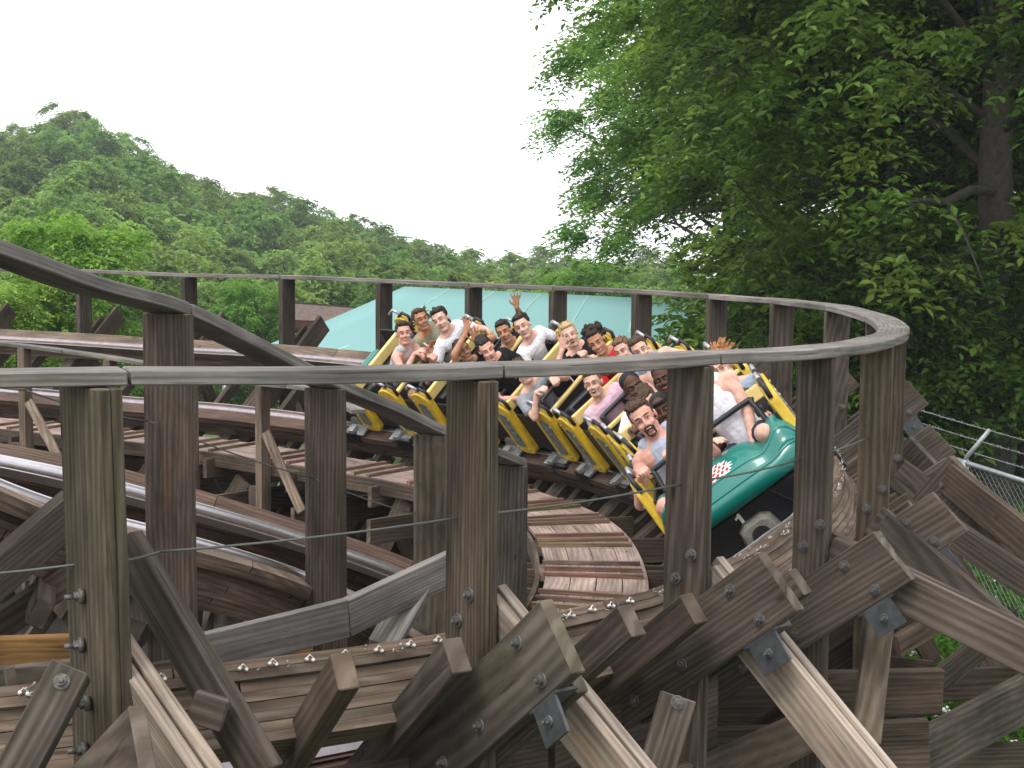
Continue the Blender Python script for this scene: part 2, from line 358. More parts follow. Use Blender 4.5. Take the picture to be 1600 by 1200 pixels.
for i in range(1, 19):
    P, T, R = H.at(i); b = empty('track_bent', (P.x, P.y, 0), WHERE[i], 'timber bent', 'timber bents carrying the banked track and its handrail')
    th = PT+(.01 if i == 1 else 0); PW = PWS.get(i, .25)
    lean = -UP*1+(CR @ Vector((0, 0, 0)))
    # post : three plies
    zt = P.z-.052; base = Vector((P.x, P.y, 0))
    nb = 2 if i < 9 else 1; mb = MB(); T0 = T
    if i == 1: T = Vector((.78, .62, 0)).normalized(); R = Vector((.62, -.78, 0)).normalized()
    top = Vector((P.x, P.y, zt))
    if i == 1: base += Vector((.08, 0, 0))
    tt = [(.98, .97, .95), (1.0, .99, .86), (1.06, .99, .9), (.98, .96, .94)][i % 4]
    if i > 8: tt = (.85, .85, .87)
    for k in range(nb):
        o = T*((k-(nb-1)/2)*(th/nb)); q_ = random.uniform(.88, 1.1)
        mb.board(base+o, top+o, PW-.006*k, th/nb-.003, T, t=tuple(x*q_ for x in tt))
    post = mb.build('post', M['post'], b, bevel=.004)
    # ledger: planks on both sides of the post, following the bank
    zL = track(i, GAUGE/2, (-.38 if i < 3 else -.30)+(drop(i)-1 if i < 5 else 0)*.7)
    X, Z = zL[2], zL[3]; ext = tipY.get(i, .5)
    tip = zL[0]+X*(OFF/math.cos(BANK)+ext); inn = zL[0]-X*2.3
    if i == 1: tip = pt(258, 1090, 3.9); inn = pt(-60, 1420, 4.9); T = T0
    for sgn in ((-1, 1) if i != 1 else (-1,)):
        mb = MB(); o = T*sgn*(th/2+.03)-X*(.0 if sgn < 0 else random.uniform(.14, .22))
        mb.board(inn+o-Z*.14, tip+o-Z*.14, .052, .27, Z, cut1=-.015)
        lg = mb.build('ledger', M['post'] if i < 9 else M['dark'], b, bevel=.005)
        if sgn < 0 and i < 9:
            for (dx, dz) in ((-.22, -.06), (-.16, -.22), (-.62, -.19), (-.95, -.2)):
                bolt(tip+o+X*dx+Z*dz-T*.026, -T, lg)
    if i < 9:
        for (dz, dx) in ((.93, -.03), (.82, .05)) if i != 1 else ((.72, .0), (.88, -.01), (1.06, .03), (1.22, 0)):
            bolt(Vector((P.x, P.y, P.z-dz))+R*dx-T*(th/2+.002), -T, post, long=.018 if i == 1 else 0)
        # bracket plate under the ledger tip
        c = tip-X*.20-Z*.345-T*(th/2+.05); mb = MB(); mb.board(c-X*.075, c+X*.075, .012, .13, Z)
        mb.board(c-X*.1+Z*.066+T*.04, c+X*.09+Z*.066+T*.04, .09, .01, Z)
        bp_ = mb.build('bracket_plate', M['plate'], b); bolt(c-T*.008, -T, bp_, .014)
    for br in braces.get(i, []):
        a = pt(*br[:3]); e = pt(*br[3:]); e = a+(e-a)*1.8
        d = (e-a).normalized(); nrm = d.cross(T.cross(d)).normalized(); upb = T.cross(d)
        if upb.z < 0: upb = -upb
        for q in (-1, 1):
            mb = MB(); o = T*(q*.028)
            mb.board(a+o-upb*.1+d*(.0 if q < 0 else -.04), e+o-upb*.1, .042, .19, upb); mb.build('brace', M['pale'] if i < 4 else M['post'], b, bevel=.003)
    if i not in braces:
        a = Vector((P.x, P.y, P.z-.95)); e = a+R*2.0-UP*2.9
        mb = MB(); mb.board(a+T*.06, e+T*.06, .05, .18, R); mb.build('brace', M['dark'], b)
    # inner posts and girts below
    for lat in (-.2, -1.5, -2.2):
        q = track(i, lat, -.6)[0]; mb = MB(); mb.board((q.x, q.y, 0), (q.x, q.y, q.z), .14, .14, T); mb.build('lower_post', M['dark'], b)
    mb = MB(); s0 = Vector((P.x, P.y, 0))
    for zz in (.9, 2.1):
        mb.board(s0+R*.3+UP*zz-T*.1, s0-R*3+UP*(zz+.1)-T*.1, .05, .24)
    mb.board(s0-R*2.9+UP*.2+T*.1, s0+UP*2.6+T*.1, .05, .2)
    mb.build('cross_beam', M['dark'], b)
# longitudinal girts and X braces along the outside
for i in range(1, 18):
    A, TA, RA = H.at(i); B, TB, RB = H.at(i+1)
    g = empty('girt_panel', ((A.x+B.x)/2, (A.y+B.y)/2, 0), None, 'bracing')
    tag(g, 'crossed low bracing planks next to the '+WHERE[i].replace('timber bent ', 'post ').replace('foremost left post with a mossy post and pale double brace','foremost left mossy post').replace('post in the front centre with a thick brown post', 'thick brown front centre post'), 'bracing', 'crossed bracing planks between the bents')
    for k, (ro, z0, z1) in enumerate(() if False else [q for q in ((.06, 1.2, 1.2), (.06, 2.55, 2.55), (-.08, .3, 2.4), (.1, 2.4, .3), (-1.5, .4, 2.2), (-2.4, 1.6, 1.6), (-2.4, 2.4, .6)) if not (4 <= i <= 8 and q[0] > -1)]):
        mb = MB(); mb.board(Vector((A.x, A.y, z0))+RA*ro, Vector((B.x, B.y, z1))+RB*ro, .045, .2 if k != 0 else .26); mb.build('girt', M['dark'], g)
# dark planks added as the darkness below the outer rail, hiding the inner rail
fs = empty('dark_filler_planks', H.at(1.5)[0], 'dark planks added under the outer rail for the darkness below the front bents', 'planks')
for k in range(5):
    for a, b in ((.3, 1.35), (1.38, 2.5), (2.53, 3.6)):
        pa = track(a, GAUGE/2-.2, -.48)[0]-UP*.242*k; pb = track(b, GAUGE/2-.2, -.48)[0]-UP*.242*k
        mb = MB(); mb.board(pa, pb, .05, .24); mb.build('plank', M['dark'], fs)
# ------------------------------------------------------------------ inner catwalk
cat = empty('catwalk', track(8, -1.5, -.7)[0], 'level plank walkway with nailed cleats along the inside of the bend', 'walkway')
def ss_(a, b, v): t = max(0, min(1, (v-a)/(b-a))); return t*t*(3-2*t)
def cw(u, off, dz=0):
    P, T, R = H.at(u); O = P-R*(off-.26*ss_(3.2, 8, 8-u+3.2 if False else 11.2-u))-UP*(drop(min(u, 99) if u > 4.6 else 4.6)+.95)
    return O+UP*dz, T, R
mb = MB(); n = 150
for k in range(4):
    fr = [cw(1.0+17.5*i/n, 1.74+.19*k) for i in range(n+1)]
    j = [0]; x = 6+k*2
    while x < n-4: j.append(int(x)); x += random.uniform(7, 11)
    j.append(n)
    mb.sweep([f[0] for f in fr], [f[2] for f in fr], [UP]*(n+1), .183, .036, sorted(set(j)))
mb.build('deck', M['plank'], cat)
mb = MB(); mb2 = MB()
for i in range(90):
    u = 1.1+i*.187
    if i % 5 in (1, 2, 3):
        a, T, R = cw(u, 1.68, .03); b = cw(u, 2.42, .03)[0]; mb = MB(); mb.board(a, b, .04, .035, t=tuple(x*random.uniform(.85, 1.15) for x in (1.05, .90, .83))); mb.build('cleat', M['stack'], cat)
for i in range(0, 18):
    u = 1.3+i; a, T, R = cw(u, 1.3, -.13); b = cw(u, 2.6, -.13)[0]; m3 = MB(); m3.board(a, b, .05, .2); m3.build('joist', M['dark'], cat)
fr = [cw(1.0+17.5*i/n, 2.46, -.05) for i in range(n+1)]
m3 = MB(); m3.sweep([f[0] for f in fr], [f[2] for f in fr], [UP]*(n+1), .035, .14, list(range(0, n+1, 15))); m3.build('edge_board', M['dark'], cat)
# its low handrail on the left half
cps = [(-60, 530, 15.6), (38, 538, 15.4), (172, 556, 15.1), (298, 577, 14.7), (410, 596, 14.3), (492, 606, 13.9), (560, 640, 13.2)]
CP = Path([pt(*c) for c in cps], 8)
cr_ = empty('handrail', CP.at(2)[0], 'low thin handrail with small posts along the inner walkway', 'handrail')
mb = MB(); mb.sweep([p-UP*.02 for p in CP.P], CP.R, [UP]*CP.n, .15, .04, [0, 12, 24, 36, CP.n-1]); mb.build('rail_board', M['rail'], cr_, bevel=.004)
for i in range(1, 6):
    P, T, R = CP.at(i); mb = MB(); mb.board(P-UP*1.35, P-UP*.04, .15, .08, T); mb.build('post', M['stack'], cr_, bevel=.003)
    mb = MB(); mb.board(P-UP*1.5-R*.07-T*.1, P-UP*1.1-R*.07-T*.1+UP*0, .05, .26, T); mb.build('foot_block', M['post'], cr_)
for (x0, y0, x1, y1, Y) in ((45, 628, 95, 722, 14.9), (415, 676, 472, 800, 13.9)):
    mb = MB(); mb.board(pt(x0, y0, Y), pt(x1, y1, Y-.5), .09, .04, Vector((0, -1, 0))); mb.build('stay', M['stack'], cr_)
# ------------------------------------------------------------------ second, lower track crossing on the left
BH = [(-330, 300, 4.6), (-140, 335, 4.95), (0, 385, 5.3), (130, 433, 5.75), (262, 470, 6.3), (390, 531, 6.9), (508, 590, 7.45), (600, 628, 7.95), (672, 663, 8.4), (745, 692, 8.9), (803, 716, 9.35)]
BHp = Path([pt(*b) for b in BH], 10)
bh = empty('handrail', BHp.at(4)[0], 'dark plank handrail sloping steeply down to the right above the lower track', 'handrail')
for a, b in ((0, 4.05), (4.08, 8.1), (8.12, 10)):
    n = int((b-a)*10); ps = [BHp.at(a+(b-a)*i/n) for i in range(n+1)]
    mb = MB(); mb.sweep([p[0]-UP*.028 for p in ps], [p[2] for p in ps], [UP]*(n+1), .2, .056); mb.build('rail_board', M['rail'], bh, bevel=.005)
# outer stack top and inner rail as seen
BO = [(-300, 655, 5.1), (-100, 720, 5.7), (95, 795, 6.2), (289, 846, 6.75), (472, 903, 7.5), (650, 985, 8.3), (780, 1080, 9.0)]
BI = [(-300, 640, 6.2), (-100, 690, 6.75), (95, 728, 7.2), (280, 775, 7.75), (470, 832, 8.5), (640, 893, 9.2), (760, 960, 9.8)]
O_ = [Vector(p) for p in catmull([pt(*b) for b in BO], 14)]; I_ = [Vector(p) for p in catmull([pt(*b) for b in BI], 14)]
bt = empty('coaster_track', O_[30], 'lower laminated track with a shiny rail descending to the right', 'coaster track')
nB = len(O_)
BX = [(O_[i]-I_[i]).normalized() for i in range(nB)]
BT = [(O_[min(i+1, nB-1)]-O_[max(i-1, 0)]).normalized() for i in range(nB)]
BZ = [(BX[i].cross(BT[i])*(1 if BX[i].cross(BT[i]).z > 0 else -1)).normalized() for i in range(nB)]
BX0, BZ0 = BX, BZ
for nm, PP, sg in (('rail_stack', O_, 1), ('rail_stack', I_, -1)):
    mb = MB()
    if sg < 0:      # the far rail leans towards the viewer
        cs, sn = math.cos(math.radians(22)), math.sin(math.radians(22)); BX = [x*cs-z*sn for x, z in zip(BX0, BZ0)]; BZ = [z*cs+x*sn for x, z in zip(BX0, BZ0)]
    for k in range(8):
        wd = .24 if k < 2 else .15; x = random.uniform(3, 14); j = [0]
        while x < nB-4: j.append(int(x)); x += random.uniform(14, 26)
        j.append(nB-1); mb.sweep(PP, BX, BZ, wd, .036, sorted(set(j)), oz=-.02-.038*k)
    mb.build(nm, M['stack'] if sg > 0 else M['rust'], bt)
    mb = MB(); mb.arc(PP, BX, BZ, .085, .026, ox=-.06*sg, oz=-.003); mb.build('running_rail', M['strap'], bt)
    mb = MB(); mb.sweep(PP, BX, BZ, .012, .05, None, t=(.8, .7, .8), ox=-.125*sg, oz=-.028); mb.build('guide_strap', M['strap'], bt)
BX, BZ = BX0, BZ0
for i in range(0, nB, 5):
    mb = MB(); mb.board(I_[i]-BX[i]*.3-BZ[i]*.36, O_[i]+BX[i]*.45-BZ[i]*.36, .08, .12, BZ[i]); mb.build('tie', M['post'], bt, bevel=.004)
bposts = [(4, 240, 262), (6.0, 500, 0), (8.05, 650, 0), (9.85, 785, 0), (1.4, 0, 0)]
BW = {0: 'left dark post', }
for q, (u, _, _2) in enumerate(bposts):
    P, T, R = BHp.at(u)
    lab = ['tall timber bent at the left that holds the sloping handrail above the plain front rail', 'timber bent with a dark grained post right of the leaning stay', 'timber bent with a knotty post left of the thick centre post', 'timber bent with a slim grey post at the lower end of the sloping handrail', 'timber bent of the lower track beyond the left edge'][q]
    b = empty('track_bent', (P.x, P.y, 0), lab, 'timber bent', 'timber bents of the lower track')
    mb = MB(); X = R
    mb.board((P.x, P.y, 0), P-UP*.056, .235, .06, T, t=((.98, .93, .9), (.8, .76, .74), (1.05, 1.08, .98), (.9, .95, 1), (1, 1, 1))[q]); po = mb.build('post', M['post'], b, bevel=.004)
    for dz, dx in ((1.32, .02), (1.5, -.05)): bolt(P-UP*dz+R*dx-T*.03, -T, po)
    mb = MB(); a = P-UP*1.75; mb.board(a-R*2.2-UP*.5-T*.06, a+R*.35+UP*.08-T*.06, .05, .24); mb.build('ledger', M['post'], b, bevel=.004)
    mb = MB(); mb.board(a-R*2.0-UP*2, a-T*.1, .05, .16); mb.board(a+R*1.2-UP*2.4, a+T*.1, .05, .16); mb.build('brace', M['dark'], b)
# ------------------------------------------------------------------ loose beams seen at the lower left and below
def beam(name, label, cat, a, b, w, h, mat, up=UP, cuts=(0, 0), group=None, bolts=()):
    a = pt(*a); b = pt(*b); mb = MB(); mb.board(a, b, w, h, up, cut0=cuts[0], cut1=cuts[1])
    o = mb.build(name, M[mat], None, bevel=.004)
    for k, (f, g) in enumerate(bolts):
        d, sd, u = basis(b-a, Vector(up)); n = sd if sd.y < 0 else -sd
        bolt(a.lerp(b, f)+u*h*g+n*(w/2), n, o)
    return tag(o, label, cat, group)
beam('diagonal_beam', 'dark diagonal beam leaning from the mossy front post down to the right', 'beam', (196, 850, 4.75), (415, 1215, 4.35), .06, .15, 'post', UP)
beam('toe_board', 'light grey board rising to the right between the two foremost posts', 'board', (285, 1030, 5.6), (541, 965, 6.1), .05, .17, 'rail')
beam('toe_board', 'short grey board continuing upward behind the thick centre post', 'board', (541, 965, 6.1), (735, 872, 6.9), .05, .17, 'rail')
beam('support_strut', 'slanting grey strut under the light board between the front posts', 'strut', (650, 920, 6.6), (598, 1010, 6.3), .05, .14, 'rail', Vector((1, 0, 0)))
beam('tie_beam', 'new amber coloured beam behind the mossy front post', 'beam', (-60, 1022, 5.6), (130, 1016, 5.6), .06, .13, 'new')
beam('tie_beam', 'broad grained grey beam under the amber one at the left edge', 'beam', (-60, 1086, 5.0), (160, 1062, 5.0), .06, .17, 'post')
beam('tie_beam', 'short amber block under the light board', 'beam', (430, 1035, 6.7), (490, 1030, 6.7), .06, .18, 'new')
beam('prop', 'weathered prop leaning against the mossy front post with one bolt', 'prop', (112, 1046, 4.25), (10, 1240, 4.05), .1, .12, 'post', Vector((1, .2, 0)), bolts=((.13, 0),))
beam('cross_beam', 'dark beam rising to the right at the left edge above the mossy post bolts', 'beam', (-40, 930, 5.6), (120, 790, 5.9), .1, .16, 'post')
beam('cross_beam', 'shadowed beam low at the left edge below the rising beam', 'beam', (-50, 1010, 6.0), (140, 880, 6.2), .1, .12, 'dark')
beam('cleat_block', 'small square block nailed on the dark diagonal beam', 'block', (300, 1102, 4.35), (352, 1118, 4.35), .05, .1, 'post')
beam('stub_post', 'short upright plank beside the tall left post', 'plank', (282, 860, 6.5), (284, 950, 6.5), .06, .07, 'stack', Vector((0, 1, 0)))
for k, (x0, y0, x1, y1, Y) in enumerate(((310, 880, 230, 990, 6.6), (395, 915, 300, 1010, 6.9), (470, 930, 400, 1000, 7.1))):
    pass
# prop by the third bent, the broad fanned planks at the right, lattice below
beam('prop', 'round topped slanting prop under the ledger in the lower middle', 'prop', (1060, 1088, 5.0), (1015, 1240, 4.9), .06, .13, 'post', Vector((1, 0, 0)), bolts=((.06, 0),))
beam('prop', 'pale upright plank below the ledger right of the lower middle', 'prop', (1378, 930, 6.6), (1352, 1160, 6.3), .07, .13, 'stack', Vector((1, 0, 0)))
beam('lattice_beam', 'long timber rising to the right in front of the grass', 'lattice beam', (1380, 1215, 6.6), (1680, 1045, 8.2), .08, .26, 'post')
beam('lattice_beam', 'thin timber crossing above the grass at the lower right', 'lattice beam', (1395, 1120, 8.2), (1590, 965, 8.6), .05, .15, 'post')
beam('lattice_beam', 'thin short timber crossing near the white clover', 'lattice beam', (1400, 1010, 8.6), (1500, 950, 8.9), .05, .14, 'stack')
beam('lattice_beam', 'level timber behind the crossing timbers at the lower right', 'lattice beam', (1380, 1078, 8.8), (1640, 1060, 8.8), .05, .2, 'dark')
beam('lattice_beam', 'level pale timber at the bottom right corner', 'lattice beam', (1430, 1196, 7.5), (1640, 1186, 7.5), .06, .2, 'post')
beam('lattice_beam', 'broad shaded timber at the bottom below the ledgers', 'lattice beam', (1090, 1180, 6.6), (1450, 1165, 6.6), .06, .26, 'dark')
beam('lattice_beam', 'shaded level timber above the broad one below the ledgers', 'lattice beam', (1090, 1090, 6.9), (1470, 1080, 7.2), .06, .24, 'dark')
beam('gusset_board', 'square bolted board on the dark post above the clover', 'board', (1405, 1095, 7.6), (1440, 1095, 7.6), .06, .34, 'dark', bolts=((.5, .3),))
beam('fan_plank', 'broad weathered plank fanning out behind the right end posts', 'plank', (1310, 860, 9.3), (1452, 712, 8.9), .06, .34, 'post', bolts=((.75, .1),))
beam('fan_plank', 'wide tilted plank with one bolt in front of the mesh fence', 'plank', (1380, 900, 8.7), (1520, 745, 8.3), .06, .36, 'post', bolts=((.82, .25), (.65, -.2)))
beam('fan_plank', 'long plank running down to the right below the mesh fence', 'plank', (1480, 745, 8.4), (1680, 905, 7.6), .06, .2, 'dark')
beam('fan_plank', 'second long plank running down to the right edge', 'plank', (1470, 820, 8.2), (1680, 960, 7.6), .06, .17, 'post')
# ------------------------------------------------------------------ safety cable
def span(a, b, sag, n=10):
    return [a.lerp(b, i/n)-UP*sag*4*(i/n)*(1-i/n) for i in range(n+1)]
cb = empty('safety_cable', pt(738, 810, 5.0), 'thin steel cable strung along the front posts below the handrail', 'cable')
cpt = [pt(-200, 905, 4.4), pt(133, 880, 4.45), pt(250, 862, 4.55), pt(735, 806, 5.05), pt(1085, 752, 5.75), pt(1255, 716, 6.5), pt(1358, 683, 7.6)]
for a, b in zip(cpt[:-1], cpt[1:]):
    mb = MB(); mb.tube(span(a, b, .012), .0045, 6); mb.build('cable_span', M['cable'], cb)
cb = empty('safety_cable', pt(640, 800, 8.3), 'thin dark cable sloping down to the right under the steep handrail', 'cable')
cpt = [pt(-150, 570, 5.0), pt(40, 610, 5.5), pt(232, 658, 6.25), pt(492, 748, 7.4), pt(650, 803, 8.35)]
for a, b in zip(cpt[:-1], cpt[1:]):
    mb = MB(); mb.tube(span(a, b, .015), .004, 6); mb.build('cable_span', M['cable'], cb)
# ------------------------------------------------------------------ ground
LINE = [(-400, 215), (-120, 205), (0, 198), (60, 190), (100, 176), (160, 180), (200, 215), (250, 252), (330, 285), (400, 295), (480, 318), (540, 335), (620, 365), (700, 392), (760, 402), (820, 398), (1200, 392), (2200, 392)]
def interp(T, x):
    if x <= T[0][0]: return T[0][1]
    for (a, b), (c, d) in zip(T[:-1], T[1:]):
        if x <= c: return b+(d-b)*(x-a)/(c-a)
    return T[-1][1]
DYS = [(46, 235), (60, 190), (76, 145), (96, 95), (118, 55), (140, 24), (165, 0), (400, 0)]
def ss(a, b, v): t = max(0, min(1, (v-a)/(b-a))); return t*t*(3-2*t)
def wood_top(px, Y):
    """image height of the canopy of the slope at distance Y (the slope falls towards the ride)"""
    return interp(LINE, px)+interp(DYS, Y)*(1-.72*ss(150, 760, px))
def ground_z(x, y):
    z = .10*math.sin(x*.7)*math.cos(y*.5)+1.35*ss(2.6, 5.2, x)*ss(4.5, 9, y)
    if y > 40:
        px = 800+F*x/y; h = CZ+(HY-wood_top(px, min(y, 165)))*min(y, 165)/F-10.5
        z = z*(1-ss(40, 60, y))+max(-4.5, h)*ss(40, 60, y)
    return z
m, n, b = newmat('grass_ground'); L = n.links.new
tc = N(n, 'ShaderNodeTexCoord'); n1 = N(n, 'ShaderNodeTexNoise'); n1.inputs['Scale'].default_value = .55; n1.inputs['Detail'].default_value = 8; n1.inputs['Roughness'].default_value = .7
L(tc.outputs['Object'], n1.inputs[0])
r1 = ramp(n, [(.35, (.03, .07, .014)), (.7, (.09, .15, .03)), (.5, (.05, .095, .018))], n1.outputs[0]); L(r1.outputs[0], b.inputs['Base Color']); b.inputs['Roughness'].default_value = .95
M['ground'] = m
m, n, b = newmat('shade_darkened_soil'); L = n.links.new  # soil colour darkened to carry the shade under the ride
tc = N(n, 'ShaderNodeTexCoord'); n1 = N(n, 'ShaderNodeTexNoise'); n1.inputs['Scale'].default_value = 3; n1.inputs['Detail'].default_value = 8
L(tc.outputs['Object'], n1.inputs[0])
r1 = ramp(n, [(.35, (.014, .011, .008)), (.7, (.05, .04, .03))], n1.outputs[0]); L(r1.outputs[0], b.inputs['Base Color']); b.inputs['Roughness'].default_value = .95
M['soil'] = m
mb = MB(); xs = list(np.linspace(-84, 60, 90)); ys = list(np.linspace(-6, 190, 120))
xs = [-400, -200, -120]+xs+[90, 200, 400]; ys = [-60]+ys+[260, 500, 900]
for y in ys:
    for x in xs: mb.v.append((x, y, ground_z(x, y)))
nx = len(xs)
for j in range(len(ys)-1):
    for i in range(nx-1):
        q = (j*nx+i, j*nx+i+1, (j+1)*nx+i+1, (j+1)*nx+i); mb.face(q, ((0, 0),)*4, (1, 1, 1), 0, True)
g = mb.build('ground', M['ground']); tag(g, 'green ground with a wooded rise at the left', 'ground', kind='structure')
mb = MB(); cx, cy = -4.5, 11.5; ring = []
for i in range(48):
    a = 2*math.pi*i/48; r = 10.5+.7*math.sin(a*5)+.4*math.sin(a*11+1); ring.append((cx+r*math.cos(a)*1.12-.5, cy+r*math.sin(a), .16))
mb.v = ring; mb.face(tuple(range(48)), ((0, 0),)*48, (1, 1, 1)); g = mb.build('bare_soil', M['soil']); tag(g, 'bare soil under the ride, coloured dark for the shade there', 'soil', kind='structure')
# ------------------------------------------------------------------ leaves
def leafmat(name, dark, mid, light, trans=.5, gloss=.4):
    m, n, b = newmat(name); L = n.links.new
    at = N(n, 'ShaderNodeAttribute', attribute_name='tint'); oi = N(n, 'ShaderNodeObjectInfo')
    r = ramp(n, [(0, dark), (1, light), (.5, mid)], at.outputs['Fac'])
    hs = N(n, 'ShaderNodeHueSaturation'); mr = N(n, 'ShaderNodeMapRange'); mr.inputs[3].default_value = .475; mr.inputs[4].default_value = .515
    L(oi.outputs['Random'], mr.inputs[0]); L(mr.outputs[0], hs.inputs['Hue'])
    mr2 = N(n, 'ShaderNodeMapRange'); mr2.inputs[3].default_value = .68; mr2.inputs[4].default_value = 1.25
    ml = N(n, 'ShaderNodeMath', operation='FRACT'); mm = N(n, 'ShaderNodeMath', operation='MULTIPLY'); mm.inputs[1].default_value = 7.3
    L(oi.outputs['Random'], mm.inputs[0]); L(mm.outputs[0], ml.inputs[0]); L(ml.outputs[0], mr2.inputs[0]); L(mr2.outputs[0], hs.inputs['Value'])
    L(r.outputs[0], hs.inputs['Color']); L(hs.outputs[0], b.inputs['Base Color'])
    b.inputs['Roughness'].default_value = gloss; b.inputs['Specular IOR Level'].default_value = .3
    tr = N(n, 'ShaderNodeBsdfTranslucent'); mx = N(n, 'ShaderNodeMixShader'); mx.inputs[0].default_value = trans
    L(hs.outputs[0], tr.inputs[0]); L(b.outputs[0], mx.inputs[1]); L(tr.outputs[0], mx.inputs[2])
    L(mx.outputs[0], n.nodes['Material Output'].inputs[0]); return m
M['leaf_a'] = leafmat('broad_leaves_deep_green', (.055, .13, .016), (.14, .27, .04), (.26, .43, .085))
M['leaf_b'] = leafmat('fresh_leaves', (.09, .2, .02), (.18, .36, .05), (.30, .52, .09))
M['grass'] = leafmat('grass_blades', (.05, .13, .015), (.11, .25, .03), (.2, .38, .06))
M['leaf_c'] = leafmat('woodland_leaves', (.08, .165, .03), (.175, .31, .06), (.28, .44, .10))
M['bark'] = paint('bark', (.05, .042, .034), .95, var=.45, scale=14, bump=.6)
def leaf_mesh(name, centers, sizes, mat, seed, up=.55, tintv=None, aspect=.5, droop=0.0, dirs=None):
    """leaves: each a folded pointed blade of 4 triangles' worth (two quads)"""
    rg = np.random.default_rng(seed); n = len(centers)
    nrm = rg.normal(size=(n, 3)); nrm /= np.linalg.norm(nrm, axis=1)[:, None]; nrm[:, 2] = np.abs(nrm[:, 2])+up; nrm /= np.linalg.norm(nrm, axis=1)[:, None]
    a = rg.normal(size=(n, 3)) if dirs is None else dirs+rg.normal(0, .28, (n, 3)); a[:, 2] -= droop; a -= nrm*(a*nrm).sum(1)[:, None]; a /= np.linalg.norm(a, axis=1)[:, None]+1e-9
    c = np.cross(nrm, a); s = sizes[:, None]
    v = np.empty((n, 6, 3)); 
    v[:, 0] = centers-a*s*.5; v[:, 3] = centers+a*s*.5-nrm*s*.12
    w_ = aspect*.5
    v[:, 1] = centers-a*s*.08-c*s*w_+nrm*s*.07; v[:, 5] = centers-a*s*.08+c*s*w_+nrm*s*.07
    v[:, 2] = centers+a*s*.22-c*s*w_*.75+nrm*s*.05; v[:, 4] = centers+a*s*.22+c*s*w_*.75+nrm*s*.05
    base = (np.arange(n)*6)[:, None]
    f = np.concatenate([base+np.array([[0, 3, 2, 1]]), base+np.array([[0, 5, 4, 3]])], 1).reshape(-1)
    me = bpy.data.meshes.new(name); me.vertices.add(n*6); me.vertices.foreach_set('co', v.reshape(-1))
    me.loops.add(n*8); me.loops.foreach_set('vertex_index', f.astype(np.int32)); me.polygons.add(n*2)
    me.polygons.foreach_set('loop_start', (np.arange(n*2)*4).astype(np.int32)); me.polygons.foreach_set('loop_total', np.full(n*2, 4, np.int32))
    t = rg.random(n)*.55+.2 if tintv is None else np.clip(tintv+rg.normal(0, .14, n), 0, 1)
    ca = me.color_attributes.new('tint', 'FLOAT_COLOR', 'POINT'); col = np.repeat(t, 6)[:, None]*np.ones((1, 4)); ca.data.foreach_set('color', col.reshape(-1))
    me.materials.append(mat); me.update(); me.validate(); return me
def crown_points(rg, nclump, leaves, R, base_z, top_z, spread=.55, shape='round', csz=(.5, .9)):
    """clumps spread over the outside of an uneven crown, plus some inside; leaves gathered in clumps"""
    C_ = []; 
    lob = rg.normal(size=(7, 3)); lob /= np.linalg.norm(lob, axis=1)[:, None]; lr = rg.uniform(.10, .32, 7)
    for _ in range(nclump):
        d = rg.normal(size=3); d /= np.linalg.norm(d)
        if d[2] < -.55: d[2] *= -1
        rad = (rg.random()**.33); rad = .45+.55*rad
        bump = 1+sum(lr[k]*max(0, d@lob[k])**6 for k in range(7))-.12+rg.normal(0, .06)
        h = (top_z-base_z)/2
        sx = R*(1 if shape == 'round' else (1-.35*max(0, d[2])))
        C_.append((d[0]*sx*rad*bump, d[1]*sx*rad*bump, (base_z+top_z)/2+d[2]*h*rad*bump))
    C_ = np.array(C_); pts = []; tv = []
    for c in C_:
        k = int(leaves*rg.uniform(.6, 1.4)); s = rg.uniform(*csz)
        q = np.clip(rg.normal(size=(k, 3)), -1.7, 1.7)*np.array([s, s, s*.42]); q[:, 2] -= .18*(q[:, 0]**2+q[:, 1]**2)/s   # drooping sprays
        pts.append(c+q); tv.append(np.full(k, rg.uniform(.05, .95)))
    return C_, np.concatenate(pts), np.concatenate(tv)
